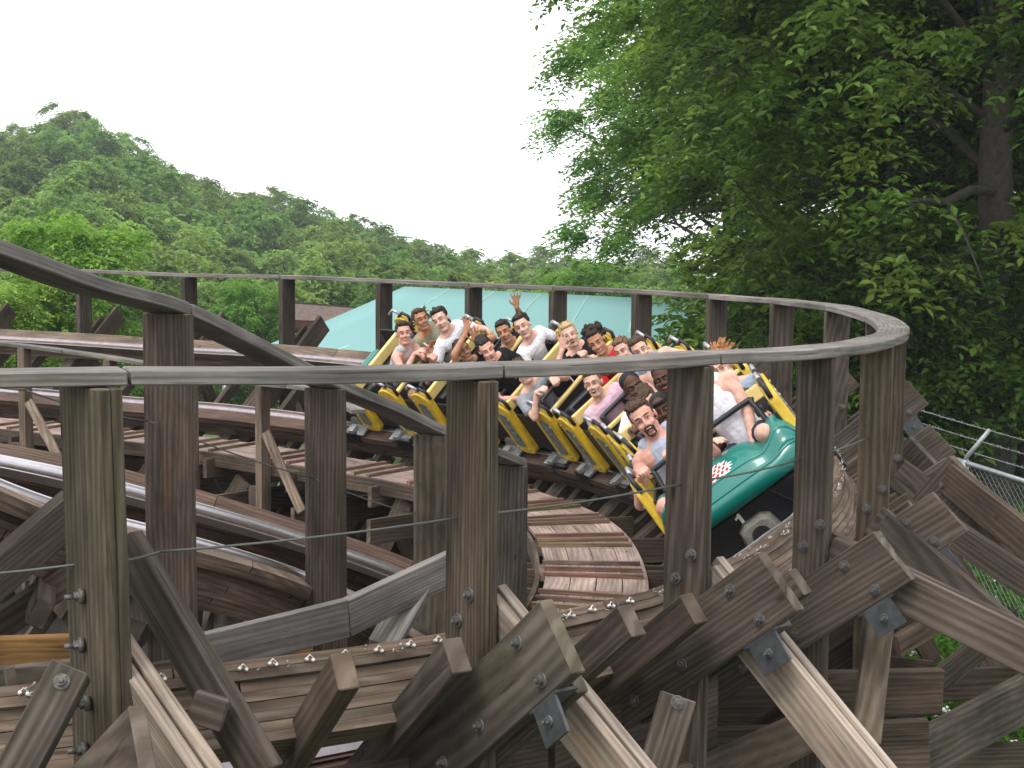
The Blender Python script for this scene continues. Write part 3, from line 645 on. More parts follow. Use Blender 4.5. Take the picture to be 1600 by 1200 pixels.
def spray_crown(rg, nclump, ntwig, R, base_z, top_z, tl=(.55, 1.0), per=9):
    """boughs: at each clump a fan of drooping twigs with leaves set alternately along them"""
    C_ = []; lob = rg.normal(size=(9, 3)); lob /= np.linalg.norm(lob, axis=1)[:, None]; lr = rg.uniform(.05, .30, 9)
    for _ in range(nclump):
        d = rg.normal(size=3); d /= np.linalg.norm(d); d[2] = -d[2] if d[2] < -.6 else d[2]
        rad = .18+.82*rg.random()**.5; bump = .92+sum(lr[k]*max(0, d@lob[k])**8 for k in range(9))
        C_.append((d[0]*R*rad*bump, d[1]*R*rad*bump, (base_z+top_z)/2+d[2]*(top_z-base_z)/2*rad*bump))
    C_ = np.array(C_); P_, D_, T_ = [], [], []; tw = []
    for c in C_:
        out = np.array([c[0], c[1], 0.]); out /= np.linalg.norm(out)+1e-6; tv = rg.uniform(.05, .9)
        for _ in range(int(ntwig*rg.uniform(.6, 1.4))):
            d = out*rg.uniform(.2, 1.2)+rg.normal(0, .75, 3)*np.array([1, 1, .5])+np.array([0, 0, .15]); d /= np.linalg.norm(d); L = rg.uniform(*tl); n = per
            t = (np.arange(n)+rg.random(n))/n; st = c+rg.normal(0, .18, 3)*np.array([1, 1, .6])
            p = st+d*(t*L)[:, None]; p[:, 2] -= .55*L*t*t
            td = d[None, :]+np.stack([0*t, 0*t, -1.1*t], 1); sd = np.cross(td, np.array([0, 0, 1.])); sd /= np.linalg.norm(sd, axis=1)[:, None]+1e-6
            s = np.where(np.arange(n) % 2 == 0, 1., -1.)[:, None]; ld = td*.75+sd*s*.8
            P_.append(p+ld*.06); D_.append(ld); T_.append(np.full(n, tv)+rg.normal(0, .05)); tw.append((st, st+d*L*.5-np.array([0, 0, .14*L]), st+d*L-np.array([0, 0, .55*L])))
    return C_, np.concatenate(P_), np.concatenate(D_), np.concatenate(T_), tw
def trunk_mesh(rg, height, r0, C_, nl=14, base_frac=.3, name='trunk'):
    mb = MB(); k = 9; sp = [Vector((rg.normal(0, .06*height*i/k*.3), rg.normal(0, .06*height*i/k*.3), height*i/k)) for i in range(k+1)]; sp[0] = Vector((0, 0, 0))
    mb.tube([sp[0]-UP*.6]+sp, [r0*1.5]+[r0*(1.15 if i == 0 else 1)*(1-.85*i/k) for i in range(k+1)], 10)
    idx = rg.choice(len(C_), min(nl, len(C_)), replace=False)
    for j in idx:
        e = Vector(C_[j]); f = min(.92, max(base_frac, (e.z/height)*.7)); f0 = f*k; i0 = int(f0); s = sp[i0].lerp(sp[min(i0+1, k)], f0-i0)
        mid = s.lerp(e, .5)+Vector((rg.normal(0, .3), rg.normal(0, .3), rg.uniform(-.1, .5)))
        r = r0*(1-.85*f)*.36; mb.tube([s, s.lerp(mid, .5)+UP*.1, mid, mid.lerp(e, .6)+UP*.05, e], [r, r*.8, r*.6, r*.35, r*.1], 6)
        for _ in range(2):
            e2 = mid+(e-mid)*rg.uniform(.4, .9)+Vector(rg.normal(0, .7, 3)); mb.tube([mid, mid.lerp(e2, .5)+UP*.1, e2], [r*.4, r*.25, r*.06], 5)
    me = mb.build(name, M['bark'], None, fixn=False); d = me.data; bpy.data.objects.remove(me); return d
PROTO = {}
def proto(key, seed, height, R, base, nclump, leaves, lsize, mat, r0, shape='round', csz=(.5, .9), up=.5, droop=.4):
    rg = np.random.default_rng(seed); C_, P_, tv = crown_points(rg, nclump, leaves, R, base, height, shape=shape, csz=csz)
    sz = lsize*rg.uniform(.7, 1.3, len(P_))
    PROTO[key] = (trunk_mesh(rg, height*.93, r0, C_, 18), leaf_mesh('crown', P_, sz, M[mat], seed, tintv=tv, up=up, droop=droop))
def proto2(key, seed, height, R, base, nclump, ntwig, lsize, mat, r0, tl=(.55, 1.0), per=9, twigs=1500):
    rg = np.random.default_rng(seed); C_, P_, D_, tv, tw = spray_crown(rg, nclump, ntwig, R, base, height, tl, per)
    tm = trunk_mesh(rg, height*.93, r0, C_, 30); sz = lsize*rg.uniform(.65, 1.3, len(P_))
    PROTO[key] = (tm, leaf_mesh('crown', P_, sz, M[mat], seed, tintv=tv, up=.9, droop=.25, dirs=D_, aspect=.46))
    if not twigs: return
    mb = MB()
    for a, b, c in tw[:twigs]: mb.tube([a, b, c], [.012, .008, .004], 3)
    tm_ = mb.build('twigs', M['bark'], None, fixn=False); PROTO[key] += (tm_.data,); bpy.data.objects.remove(tm_)
def tree(key, loc, rz, s, label, group, name='broadleaf_tree', sz=None):
    r = empty(name, loc, label, 'tree', group); r.rotation_euler.z = rz; r.scale = (s, s, sz or s)
    for nm, me in zip(('trunk', 'crown', 'twigs'), PROTO[key]):
        o = bpy.data.objects.new(nm, me); C.objects.link(o); o.parent = r
        if nm == 'twigs': o['kind'] = 'stuff'
    return r
# ------------------------------------------------------------------ trees
proto2('wood1', 11, 11, 4.2, 1.0, 120, 18, .34, 'leaf_c', .22, tl=(.8, 1.5), per=8, twigs=0)
proto2('wood2', 12, 12, 3.7, 1.5, 110, 18, .34, 'leaf_c', .22, tl=(.8, 1.4), per=8, twigs=0)
proto2('wood3', 13, 10, 4.6, .8, 125, 18, .33, 'leaf_c', .2, tl=(.8, 1.5), per=8, twigs=0)
proto2('wood4', 14, 12, 3.2, 1.0, 100, 17, .32, 'leaf_c', .2, tl=(.7, 1.2), per=8, twigs=0)
proto2('fresh', 15, 8, 2.4, .6, 170, 20, .15, 'leaf_b', .12, tl=(.3, .6), per=8, twigs=0)
proto2('oak1', 21, 17, 5.4, .8, 420, 27, .17, 'leaf_a', .34)
proto2('oak2', 22, 16, 5.0, .5, 400, 27, .165, 'leaf_a', .3)
proto2('oak3', 23, 13, 4.3, .4, 280, 25, .15, 'leaf_a', .24, tl=(.45, .85))
rt = random.Random(5)
keys = ['wood1', 'wood2', 'wood3', 'wood4']; HH = {'wood1': 11, 'wood2': 12, 'wood3': 10, 'wood4': 12}; k = 0
for (Y, step) in [(165, 60), (140, 70), (118, 84), (96, 102), (76, 125), (60, 150)]:
    px = -160+rt.uniform(0, step)
    while px < (1060 if Y > 70 else 640):
        y_ = Y+rt.uniform(-5, 5); p = pt(px, 400, y_); gz_ = ground_z(p.x, y_); key = keys[rt.randrange(4)]
        ht = (CZ+(HY-wood_top(px, y_))*y_/F-gz_)*rt.uniform(.93, 1.06); s = max(.45, min(1.3, ht/(HH[key]*.98)))
        lab = 'pale green young tree low in the woods' if s < .6 else 'mid green broadleaf tree of the wooded slope beyond the ride'
        tree(key, (p.x, y_, gz_-.1), rt.uniform(0, 6.3), s, 'mid green broadleaf tree of the wooded slope beyond the ride', 'broadleaf trees of the wooded slope'); k += 1
        px += step*rt.uniform(.7, 1.25)
def rtree(key, px, Y, s, label, name='broadleaf_tree', rz=None, sz=None, group=None):
    p = pt(px, 600, Y); return tree(key, (p.x, p.y, ground_z(p.x, p.y)), rt.uniform(0, 6) if rz is None else rz, s, label, group, name, sz)
rtree('fresh', 110, 30, .74, 'bright pale green young tree at the left in front of the woods')
rtree('fresh', 15, 28, .57, 'lower bright green tree at the left edge in front of the woods')
rtree('fresh', 392, 47, .7, 'small fresh green tree left of the shingled roof')
rtree('oak1', 1340, 27, 1.0, 'large spreading tree rising above the middle right handrail')
rtree('oak2', 1400, 23, .95, 'tall dense tree behind the right end of the handrail')
rtree('oak1', 1545, 19.5, .9, 'dark tall tree with a visible trunk at the right edge')
rtree('oak3', 905, 52, .62, 'feathery pale green tree at the end of the open sky')
rtree('oak3', 1135, 33.5, .92, 'tall green tree between the pale tree and the large right tree')
rtree('oak2', 1750, 24, 1.0, 'tall tree mostly beyond the right edge')
rtree('oak3', 1230, 36, 1.2, 'dense tree further back between the large right trees')
rtree('oak1', 1430, 34, 1.0, 'dense background tree filling the gap right of the curve')
rtree('oak3', 1500, 24.5, .95, 'leafy tree filling the space behind the dark trunk at the right edge')
rtree('oak3', 1620, 28, 1.1, 'background tree behind the mesh fence at the right edge')
rtree('oak3', 1245, 20.5, .34, 'low leafy sapling beside the teal canopy')
proto2('bush', 31, 3.2, 1.7, .1, 90, 20, .13, 'leaf_a', .08, tl=(.3, .6), per=8, twigs=300)
for q, (px, Y) in enumerate([(1262, 21.5), (1330, 23.5), (1390, 20.5), (1450, 22.5), (1530, 20), (1600, 22), (1680, 20), (1340, 28), (1400, 28), (1500, 27), (1330, 27)]):
    rtree('bush', px, Y, rt.uniform(.9, 1.4), 'leafy understorey shrub in the shade of the large right trees', 'shrub', group='shrubs under the large right trees')
# ------------------------------------------------------------------ canopy, shingled roof, fence
M['teal_fabric'] = leafmat('teal_canopy_fabric', (.22, .47, .47), (.31, .57, .56), (.40, .65, .63), trans=.35, gloss=.8)
M['fascia'] = paint('red_brown_fascia', (.16, .05, .03), .7)
m, n, b = newmat('brown_shingles'); L = n.links.new
uvn = N(n, 'ShaderNodeUVMap'); br = N(n, 'ShaderNodeTexBrick'); L(uvn.outputs[0], br.inputs[0]); br.inputs['Scale'].default_value = 3.2
br.inputs['Color1'].default_value = (.10, .06, .045, 1); br.inputs['Color2'].default_value = (.2, .14, .11, 1); br.inputs['Mortar'].default_value = (.03, .02, .018, 1); br.inputs['Mortar Size'].default_value = .03
L(br.outputs[0], b.inputs['Base Color']); b.inputs['Roughness'].default_value = .9; M['shingle'] = m
A = pt(632, 449, 29); B = pt(1150, 474, 27); gz = 0
FL = pt(352, 566, 25.5); FR = pt(1238, 585, 22.5); BL = pt(560, 500, 35); BR_ = pt(1200, 520, 31)
tent = empty('canopy_tent', Vector(((A.x+B.x)/2, 31, 0)), 'large teal fabric canopy roof with a peak at its left end behind the train', 'canopy')
mb = MB()
def sagface(mb, quad, nu=14, nv=8, sag=.22):
    a, b_, c, d = [Vector(q) for q in quad]; base = len(mb.v)
    for j in range(nv+1):
        for i in range(nu+1):
            u, v = i/nu, j/nv; p = a.lerp(b_, u).lerp(d.lerp(c, u), v)
            p = p-UP*(sag*math.sin(v*math.pi)*(.15+.85*math.sin(min(1, u*4)*math.pi/2))*(1-.2*math.sin(u*19)**2)); mb.v.append(tuple(p))
    for j in range(nv):
        for i in range(nu):
            q = (base+j*(nu+1)+i, base+j*(nu+1)+i+1, base+(j+1)*(nu+1)+i+1, base+(j+1)*(nu+1)+i); mb.face(q, ((0, 0),)*4, (.55,)*3, 0, True)
sagface(mb, (A, B, FR, FL)); sagface(mb, (A, A.lerp(B, .001), FL, BL), sag=.03); sagface(mb, (B, A, BL, BR_)); sagface(mb, (B, B+Vector((.01, 0, 0)), BR_, FR))
for p, q in ((FL, FR), (FL, BL)):
    mb.face(tuple(range(len(mb.v), len(mb.v)+4)), ((0, 0),)*4, (.35,)*3); mb.v += [tuple(p), tuple(q), tuple(q-UP*.35), tuple(p-UP*.35)]
cn = mb.build('canopy', M['teal_fabric'], tent); so = cn.modifiers.new('thickness', 'SOLIDIFY'); so.thickness = .02
mb = MB()
for k in range(1, 7):
    t = k/7; mb.tube([A.lerp(B, t)+UP*.012-UP*.0, A.lerp(B, t).lerp(FL.lerp(FR, t), .5)-UP*.215, FL.lerp(FR, t)+UP*.01], .012, 5)
mb.build('seam', paint('seam_tape', (.55, .75, .73), .8), tent)
for p in (FL, FR, BL, BR_, A, B):
    mb = MB(); mb.cyl((p.x, p.y, 0), p-UP*.02, .06, n=8); mb.build('pole', M['steel'], tent)
# building
A0 = pt(455, 474, 38); A1 = pt(560, 482, 41); E0 = pt(452, 500, 35.5); E1 = pt(560, 503, 38.5)
bl = empty('low_building', (E0.x, 38, 0), 'low building with brown shingled roof left of the teal canopy', 'building')
mb = MB(); ext = (A1-A0).normalized()*4; A1 = A0+ext; E1 = E0+(E1-E0).normalized()*4
back = Vector((0, 2.5, -.8))
for q in ((E0, E1, A1, A0), (A0, A1, A1+back, A0+back)):
    i = len(mb.v); mb.v += [tuple(x) for x in q]; l = (q[1]-q[0]).length; h = (q[3]-q[0]).length; mb.face((i, i+1, i+2, i+3), ((0, 0), (l, 0), (l, h), (0, h)), (1, 1, 1))
rf = mb.build('roof', M['shingle'], bl); so = rf.modifiers.new('thickness', 'SOLIDIFY'); so.thickness = .06
mb = MB(); mb.board(E0-UP*.12, E1-UP*.12, .05, .2); mb.build('fascia', M['fascia'], bl)
mb = MB(); d = (E1-E0).normalized(); bk = (A0-E0); bk.z = 0
for p, q in ((E0+bk*.15, E1+bk*.15), (E0+bk*.15+d*.05, E0+bk*1.8+d*.05), (E1+bk*.15-d*.05, E1+bk*1.8-d*.05)):
    mb.board(Vector((p.x, p.y, (E0.z-.1)/2)), Vector((q.x, q.y, (E0.z-.1)/2)), .12, E0.z-.1)
mb.build('wall', paint('rough_brown_wall', (.12, .06, .04), .9), bl)
# chain link fence
m, n, b = newmat('fence_wire'); b.inputs['Base Color'].default_value = (.24, .25, .26, 1); b.inputs['Metallic'].default_value = .6; b.inputs['Roughness'].default_value = .5; M['wire'] = m
M['galv'] = paint('galvanized_pipe', (.30, .32, .33), .5, .5, var=.15, scale=20)
f0 = pt(1380, 682, 15.1); f1 = pt(1700, 784, 12.2)
fn = empty('mesh_fence', (f0.x, f0.y, 0), 'galvanized chain link fence topped with barbed wire at the right edge', 'fence')
dF = (f1-f0); LF = Vector((dF.x, dF.y, 0)).length; d = dF.normalized(); nF = Vector((-dF.y, dF.x, 0)).normalized()
if nF.y > 0: nF = -nF
mb = MB(); mb.cyl(f0, f1, .026, n=10); mb.build('top_rail', M['galv'], fn)
mb = MB(); H_ = 1.35; st = .075; k = -int(H_/st)
while k*st < LF:
    for sg in (1, -1):
        x0 = k*st; x1 = x0+H_; z0, z1 = 0, H_
        if x0 < 0: z0 = -x0; x0 = 0
        if x1 > LF: z1 = H_-(x1-LF); x1 = LF
        if z1-z0 > .05:
            def P_(x, z): 
                zz = z if sg > 0 else H_-z
                q = f0+d*(x*dF.length/LF); return Vector((q.x, q.y, q.z-H_+zz-.0))+nF*(.003*sg)
            a, c = P_(x0, z0), P_(x1, z1); mb.board(a, c, .0035, .0035, nF, t=(1, 1, 1))
    k += 1
mb.build('chain_link_mesh', M['wire'], fn, fixn=False)
for px in (1530, 1385, 1690):
    t = min(.999, max(0.001, ((pt(px, 600, 14).x/14-f0.x/f0.y) )/(f1.x/f1.y-f0.x/f0.y)*(f0.y/ (f0.y+(f1.y-f0.y)*((px-1380)/320)) ) if False else (px-1380)/320*.92+.02)); p = f0+dF*t
    mb = MB(); mb.cyl((p.x, p.y, ground_z(p.x, p.y)-.3), p+UP*.03, .036, n=10); ps = mb.build('fence_post', M['galv'], fn)
    mb = MB(); mb.tube([p+UP*.0, p+UP*.06+d*.02, p+UP*.36+d*.2-nF*.12], .022, 8); mb.build('barb_arm', M['galv'], fn)
for k in range(3):
    o = UP*(.13+.12*k)+d*(.05+.06*k)-nF*(.04+.04*k); mb = MB()
    ln = span(f0+o, f1+o, .02, 24); mb.tube(ln, .0045, 5)
    for i in range(0, 60):
        q = (f0+o).lerp(f1+o, i/60+.003)-UP*.02*4*(i/60)*(1-i/60); e = Vector(np.random.normal(size=3)).normalized()*.022; mb.tube([q-e, q+e], .003, 3)
    mb.build('barbed_wire', M['galv'], fn)
# grass and clover
rg = np.random.default_rng(3)
def tufts(name, label, x0, x1, y0, y1, nn, size, mat, zf=0, col=None):
    xs = rg.uniform(x0, x1, nn); ys = rg.uniform(y0, y1, nn); P_ = np.stack([xs, ys, np.array([ground_z(a, b_) for a, b_ in zip(xs, ys)])+zf+rg.random(nn)*size], 1)
    me = leaf_mesh(name, P_, rg.uniform(.6, 1.4, nn)*size, mat, 5, up=-.1 if size > .03 else .8, aspect=.25 if col is None else 1.0)
    o = bpy.data.objects.new(name, me); C.objects.link(o); tag(o, label, name.replace('_', ' '), kind='stuff'); return o
tufts('grass', 'green grass and weeds on the ground under and beside the ride', 1.5, 11, 7, 18, 70000, .13, M['grass'])
tufts('grass', 'weeds growing in the middle of the ride below the tracks', -7, 2, 8, 14, 6000, .16, M['grass'])
M['petal'] = paint('white_petals', (.75, .75, .7), .8)
P_ = []
for _ in range(260):
    x, y = rg.uniform(3, 9.5), rg.uniform(8.5, 14.5)
    for q in range(14): P_.append((x+rg.normal(0, .018), y+rg.normal(0, .018), ground_z(x, y)+.2+rg.random()*.05+rg.normal(0, .012)))
me = leaf_mesh('clover_flowers', np.array(P_), np.full(len(P_), .03), M['petal'], 9, aspect=.8); o = bpy.data.objects.new('clover_flowers', me); C.objects.link(o)
tag(o, 'small white clover flowers scattered in the grass', 'flowers', kind='stuff')
# ------------------------------------------------------------------ train
M['yellow'] = paint('yellow_gelcoat', (.60, .40, .02), .38, coat=.3, var=.16, scale=14)
M['cream'] = paint('pale_yellow_rim', (.72, .55, .2), .4, var=.08, scale=9)
M['teal'] = paint('glossy_teal_fibreglass', (.0, .16, .13), .32, coat=.5, var=.06, scale=3)
M['black'] = paint('black_vinyl', (.010, .010, .011), .55, var=.3, scale=10)
M['blackm'] = paint('black_painted_steel', (.014, .014, .017), .35, var=.2, scale=12)
M['rubber'] = paint('black_foam_grip', (.012, .012, .02), .5, var=.2)
M['silver'] = paint('scuffed_aluminium', (.42, .43, .45), .4, .6, var=.3, scale=25)
M['deco'] = paint('grey_side_panel', (.16, .19, .18), .5, .3, var=.45, scale=26)
M['greybox'] = paint('grey_cast_housing', (.16, .16, .14), .6, var=.3, scale=16)
M['white'] = paint('white_paint', (.8, .8, .78), .5, var=.03)
M['red'] = paint('red_paint', (.35, .02, .02), .5, var=.1)
V = Vector
ARC = [0.0]; US = [5+.05*k for k in range(201)]; _p = [track(u, 0, 0)[0] for u in US]
for a, b in zip(_p[:-1], _p[1:]): ARC.append(ARC[-1]+(b-a).length)
def u_at(s):
    for k in range(200):
        if ARC[k+1] >= s: return US[k]+.05*(s-ARC[k])/(ARC[k+1]-ARC[k])
    return US[-1]
def carmat(s, h=.0):
    u = u_at(s); p, T, X, Z = track(u, 0, h)
    D = -(track(u+.02, 0, 0)[0]-track(u-.02, 0, 0)[0]).normalized(); Xl = D.cross(Z).normalized(); Z = Xl.cross(D).normalized()
    m = Matrix((Xl, D, Z)).transposed().to_4x4(); m.translation = p; return m
def rounded_poly(pts, r=.04, k=4):
    out = []; n = len(pts)
    for i in range(n):
        p = V(pts[i]); a = V(pts[i-1]); c = V(pts[(i+1) % n]); d1 = (a-p); d2 = (c-p); rr = min(r, d1.length*.45, d2.length*.45)
        s = p+d1.normalized()*rr; e = p+d2.normalized()*rr
        for q in range(k+1): t = q/k; out.append((s*(1-t)**2+p*2*t*(1-t)+e*t*t))
    return out
def slab(mb, poly, x0, x1, mi=0, t=(1, 1, 1)):
    """poly in (y, z) extruded along x"""
    mb.prism([V((x0, p[0], p[1])) for p in poly], [V((x1, p[0], p[1])) for p in poly], abs(x1-x0), t, mi)
def obj(mb, name, mat, parent, bevel=0, smooth=False):
    o = mb.build(name, mat, parent, bevel); o.location = (0, 0, 0)
    if bevel: o.modifiers[-1].segments = 2
    if smooth:
        for p in o.data.polygons: p.use_smooth = True
    return o
ROW = .56
def row_parts(root, yb, thick, nose=False):
    """one seat row; yb = its front bulkhead"""
    mb = MB()
    if not nose:
        slab(mb, rounded_poly([(yb-.03, .60), (yb+.02, .60), (yb+.10, .1), (yb+.05, .1)], .01), -.5, .5); obj(mb, 'bulkhead', M['black'], root)
        mb = MB(); h = .11 if thick else .035
        mb.board(V((-.52, yb-.0, .61)), V((.52, yb-.0, .61)), .05, h, V((0, -.15, 1))); obj(mb, 'bulkhead_rim', M['cream'], root, .01)
    mb = MB(); slab(mb, rounded_poly([(yb-.50, .30), (yb-.12, .33), (yb-.10, .24), (yb-.50, .2)], .04), -.46, .46); obj(mb, 'seat', M['black'], root)
    mb = MB(); slab(mb, rounded_poly([(yb-.50, .22), (yb-.42, .22), (yb-.46, .54), (yb-.54, .54)], .035), -.46, .46); obj(mb, 'backrest', M['black'], root)
    for sx in (1, -1):
        mb = MB(); poly = rounded_poly([(yb+.13, .06), (yb+.03, .62), (yb-.08, .70), (yb-.2, .66), (yb-.10, .10), (yb-.02, .05)], .05)
        slab(mb, poly, sx*.52, sx*.60); sp = obj(mb, 'side_panel', M['yellow'], root, .012)
        mb = MB(); slab(mb, rounded_poly([(yb+.05, .14), (yb-.02, .56), (yb-.13, .58), (yb-.06, .15)], .05), sx*.598, sx*.606)
        obj(mb, 'side_decal', M['deco'], sp)
        mb = MB()
        for (dy, dz) in ((.07, .12), (.0, .5), (-.15, .6), (-.07, .14)): mb.cyl((sx*.60, yb+dy, dz), (sx*.611, yb+dy, dz), .011, n=8)
        obj(mb, 'rivets', M['silver'], sp)['kind'] = 'stuff'
        for dy, dz in ((.0, .0), (-.12, .03)):
            mb = MB(); mb.tube([V((sx*.55, yb+dy+.03, .60+dz)), V((sx*.56, yb+dy+.02, .70+dz)), V((sx*.56, yb+dy-.05, .74+dz)), V((sx*.55, yb+dy-.12, .68+dz))], .018, 8)
            obj(mb, 'grab_handle', M['silver'] if dy else M['rubber'], root)
    mb = MB(); y0 = yb-.02; zt = .62
    pts = [V((.44, y0+.06, .25)), V((.43, y0-.05, .45)), V((.42, y0-.13, zt)), V((.36, y0-.15, zt+.035)), V((-.36, y0-.15, zt+.035)), V((-.42, y0-.13, zt)), V((-.43, y0-.05, .45)), V((-.44, y0+.06, .25))]
    mb.tube(catmull(pts, 4), .021, 8); lb = obj(mb, 'lap_bar', M['rubber'], root)
    mb = MB(); mb.tube([V((.02, y0-.15, zt+.035)), V((.02, y0-.04, .4)), V((.02, y0+.04, .2))], .013, 6); obj(mb, 'bar_strut', M['silver'], lb)
def base_car(root, L0, L1):
    mb = MB(); mb.box((0, (L0+L1)/2, .10), 1.0, L1-L0, .08); obj(mb, 'floor', M['blackm'], root, .01)
    for sx in (1, -1):
        mb = MB(); mb.box((sx*.515, (L0+L1)/2, .30), .02, (L1-L0)*.96, .42); obj(mb, 'tub_side', M['black'], root, .005)
        for y in (L0+.25, L1-.3):
            mb = MB(); mb.box((sx*.60, y, .045), .16, .26, .03); mb.box((sx*.64, y-.02, .085), .10, .07, .05); obj(mb, 'step_plate', M['silver'], root, .006)
    mb = MB(); mb.box((0, (L0+L1)/2, .0), .62, (L1-L0)*.9, .13); mb.cyl((-.5, L0+.2, .02), (.5, L0+.2, .02), .03); mb.cyl((-.5, L1-.25, .02), (.5, L1-.25, .02), .03)
    obj(mb, 'chassis', M['blackm'], root, .01)
    for sx in (1, -1):
        for y in (L0+.2, L1-.25):
            mb = MB(); mb.cyl((sx*.46, y, .085), (sx*.54, y, .085), .075, n=20); wh = obj(mb, 'wheel', M['greybox'], root)
            mb = MB(); mb.box((sx*.66, y, -.02), .05, .2, .16); obj(mb, 'wheel_bracket', M['blackm'], root, .01)
    mb = MB(); slab(mb, rounded_poly([(L0-.16, .10), (L0-.12, .30), (L0+.02, .34), (L0+.02, .08)], .04), -.38, .58); obj(mb, 'coupling_fairing', M['teal'], root, .01)
CARG = 'two row yellow and black cars of the coaster train'
def place(root, s): root.matrix_world = carmat(s)
def copy_tree(o, parent=None, skip=()):
    c = o.copy(); C.objects.link(c); c.parent = parent
    for ch in o.children:
        if ch.name not in skip: copy_tree(ch, c, skip)
    return c
FRONT = [1.80, 3.5, 4.8, 6.05, 7.2, 8.22]       # arc position of each car's foremost bulkhead
CL = ['second coaster car, directly behind the green nosed one, with the black bulkhead', 'third coaster car, carrying the rider in pink', 'fourth coaster car, carrying the man in the open grey shirt', 'fifth coaster car, just behind the thick centre post', 'sixth coaster car, the rearmost one, carrying the woman in grey tank top']
proto_car = empty('coaster_car', (0, 0, 0), CL[0], 'coaster car', CARG)
base_car(proto_car, -.58, .60); row_parts(proto_car, .45, False); n0 = set(o.name for o in proto_car.children); row_parts(proto_car, .45-ROW, True)
REAR = set(o.name for o in proto_car.children if o.name not in n0 and o.name.split('.')[0] in ('seat', 'backrest', 'lap_bar'))
for k in range(5):
    c = proto_car if k == 0 else copy_tree(proto_car, None, REAR if k == 4 else ()); c['label'] = CL[k]; place(c, FRONT[k+1]+.45)
# front car with the teal nose
fc = empty('coaster_car', (0, 0, 0), 'foremost coaster car with glossy teal nose, red and white emblem and number 1', 'coaster car')
base_car(fc, -.62, .55); row_parts(fc, .45, False, nose=True); row_parts(fc, .45-ROW, True)
def nose_z(x, y):
    t = (y-.38)/.44; a = abs(x)/.6
    z = .45-.19*t**1.5+.03*math.exp(-(x/.25)**2)*(1-t)
    z += .10*math.exp(-((abs(x)-.47)/.09)**2)*(1-t)*(t*2.2+.4)          # side fenders
    z -= .05*math.exp(-((abs(x)-.30)/.07)**2)*(1-t)                        # hollow beside the hump
    z -= .10*max(0, a-.88)/.12
    z += .022*math.sin(t*22)*max(0, min(1, (t-.5)*6))                       # flutes above the lip
    return z
mb = MB(); nx, ny = 40, 30
for j in range(ny+1):
    y = .38+.44*j/ny
    for i in range(nx+1):
        x = -.6+1.2*i/nx; yy = y-.10*(abs(x)/.6)**3*(j/ny); w_ = 1-.05*(j/ny)
        mb.v.append((x*w_, yy, nose_z(x, y)))
for j in range(ny):
    for i in range(nx): mb.face((j*(nx+1)+i, j*(nx+1)+i+1, (j+1)*(nx+1)+i+1, (j+1)*(nx+1)+i), ((0, 0),)*4, (1, 1, 1), 0, True)
# skirt: front and sides turn down
edge = [(0*(nx+1)+0)]; rim = [j*(nx+1) for j in range(ny+1)]+[ny*(nx+1)+i for i in range(1, nx+1)]+[j*(nx+1)+nx for j in range(ny-1, -1, -1)]
b0 = len(mb.v)
for r_ in rim:
    v = mb.v[r_]; mb.v.append((v[0]*1.0, v[1]-.01, v[2]-.075))
b1 = len(mb.v)
for r_ in rim:
    v = mb.v[r_]; mb.v.append((v[0]*.95, v[1]-.07, v[2]-.10))
for q in range(len(rim)-1):
    mb.face((rim[q], b0+q, b0+q+1, rim[q+1]), ((0, 0),)*4, (1, 1, 1), 0, True)
    mb.face((b0+q, b1+q, b1+q+1, b0+q+1), ((0, 0),)*4, (1, 1, 1), 0, True)
nose = obj(mb, 'nose_cowl', M['teal'], fc)
mb = MB()
for sx in (1,):
    mb.tube([V((sx*.53, .72, .16)), V((sx*.56, .64, .21)), V((sx*.58, .56, .26))], [.03, .028, .01], 8, flat=.5)
obj(mb, 'corner_trim', M['white'], nose)
for yy in (.66, .725, .785):
    mb = MB(); mb.tube([V((x*(1-.05*((yy-.38)/.44)), yy-.10*(abs(x)/.6)**3*((yy-.38)/.44), nose_z(x, yy)-.001)) for x in [(-.57+1.14*i/28) for i in range(29)]], .011, 6)
    obj(mb, 'ridge', M['teal'], nose)
# emblem : ragged white splash carrying red lozenges
def on_nose(x, y, dz): return (x*(1-.05*((y-.38)/.44)), y-.10*(abs(x)/.6)**3*((y-.38)/.44), nose_z(x, y)+dz)
ecx, ecy = .075, .57
mb = MB(); ring = []; nn = 44; rs = random.Random(4)
for i in range(nn):
    a = 2*math.pi*i/nn; r = 1+(.28 if i % 2 else -.10)*rs.uniform(.3, 1); ring.append((ecx+.13*r*math.cos(a), ecy+.085*r*math.sin(a)))
ns = 6; grid = []
for k in range(ns+1):
    for p in ring:
        f = k/ns; grid.append(on_nose(ecx+(p[0]-ecx)*f, ecy+(p[1]-ecy)*f, .005))
mb.v = grid
for k in range(1, ns):
    for i in range(nn): mb.face((k*nn+i, k*nn+(i+1) % nn, (k+1)*nn+(i+1) % nn, (k+1)*nn+i), ((0, 0),)*4, (1, 1, 1), 0, True)
mb.face(tuple(range(nn, 2*nn)), ((0, 0),)*nn, (1, 1, 1))
em = obj(mb, 'emblem', M['white'], nose)
mb = MB()
for r_ in range(-2, 3):
    for c_ in range(-4, 5):
        x = ecx+(c_+.5*(r_ % 2))*.040; y = ecy+r_*.030
        if ((x-ecx)/.115)**2+((y-ecy)/.072)**2 > 1: continue
        b0 = len(mb.v)
        for q in range(10):
            a = 2*math.pi*q/10; mb.v.append(on_nose(x+.014*math.cos(a)+.005*math.sin(a), y+.0125*math.sin(a), .008))
        mb.face(tuple(range(b0, b0+10)), ((0, 0),)*10, (1, 1, 1))
obj(mb, 'emblem_lozenges', M['red'], em)
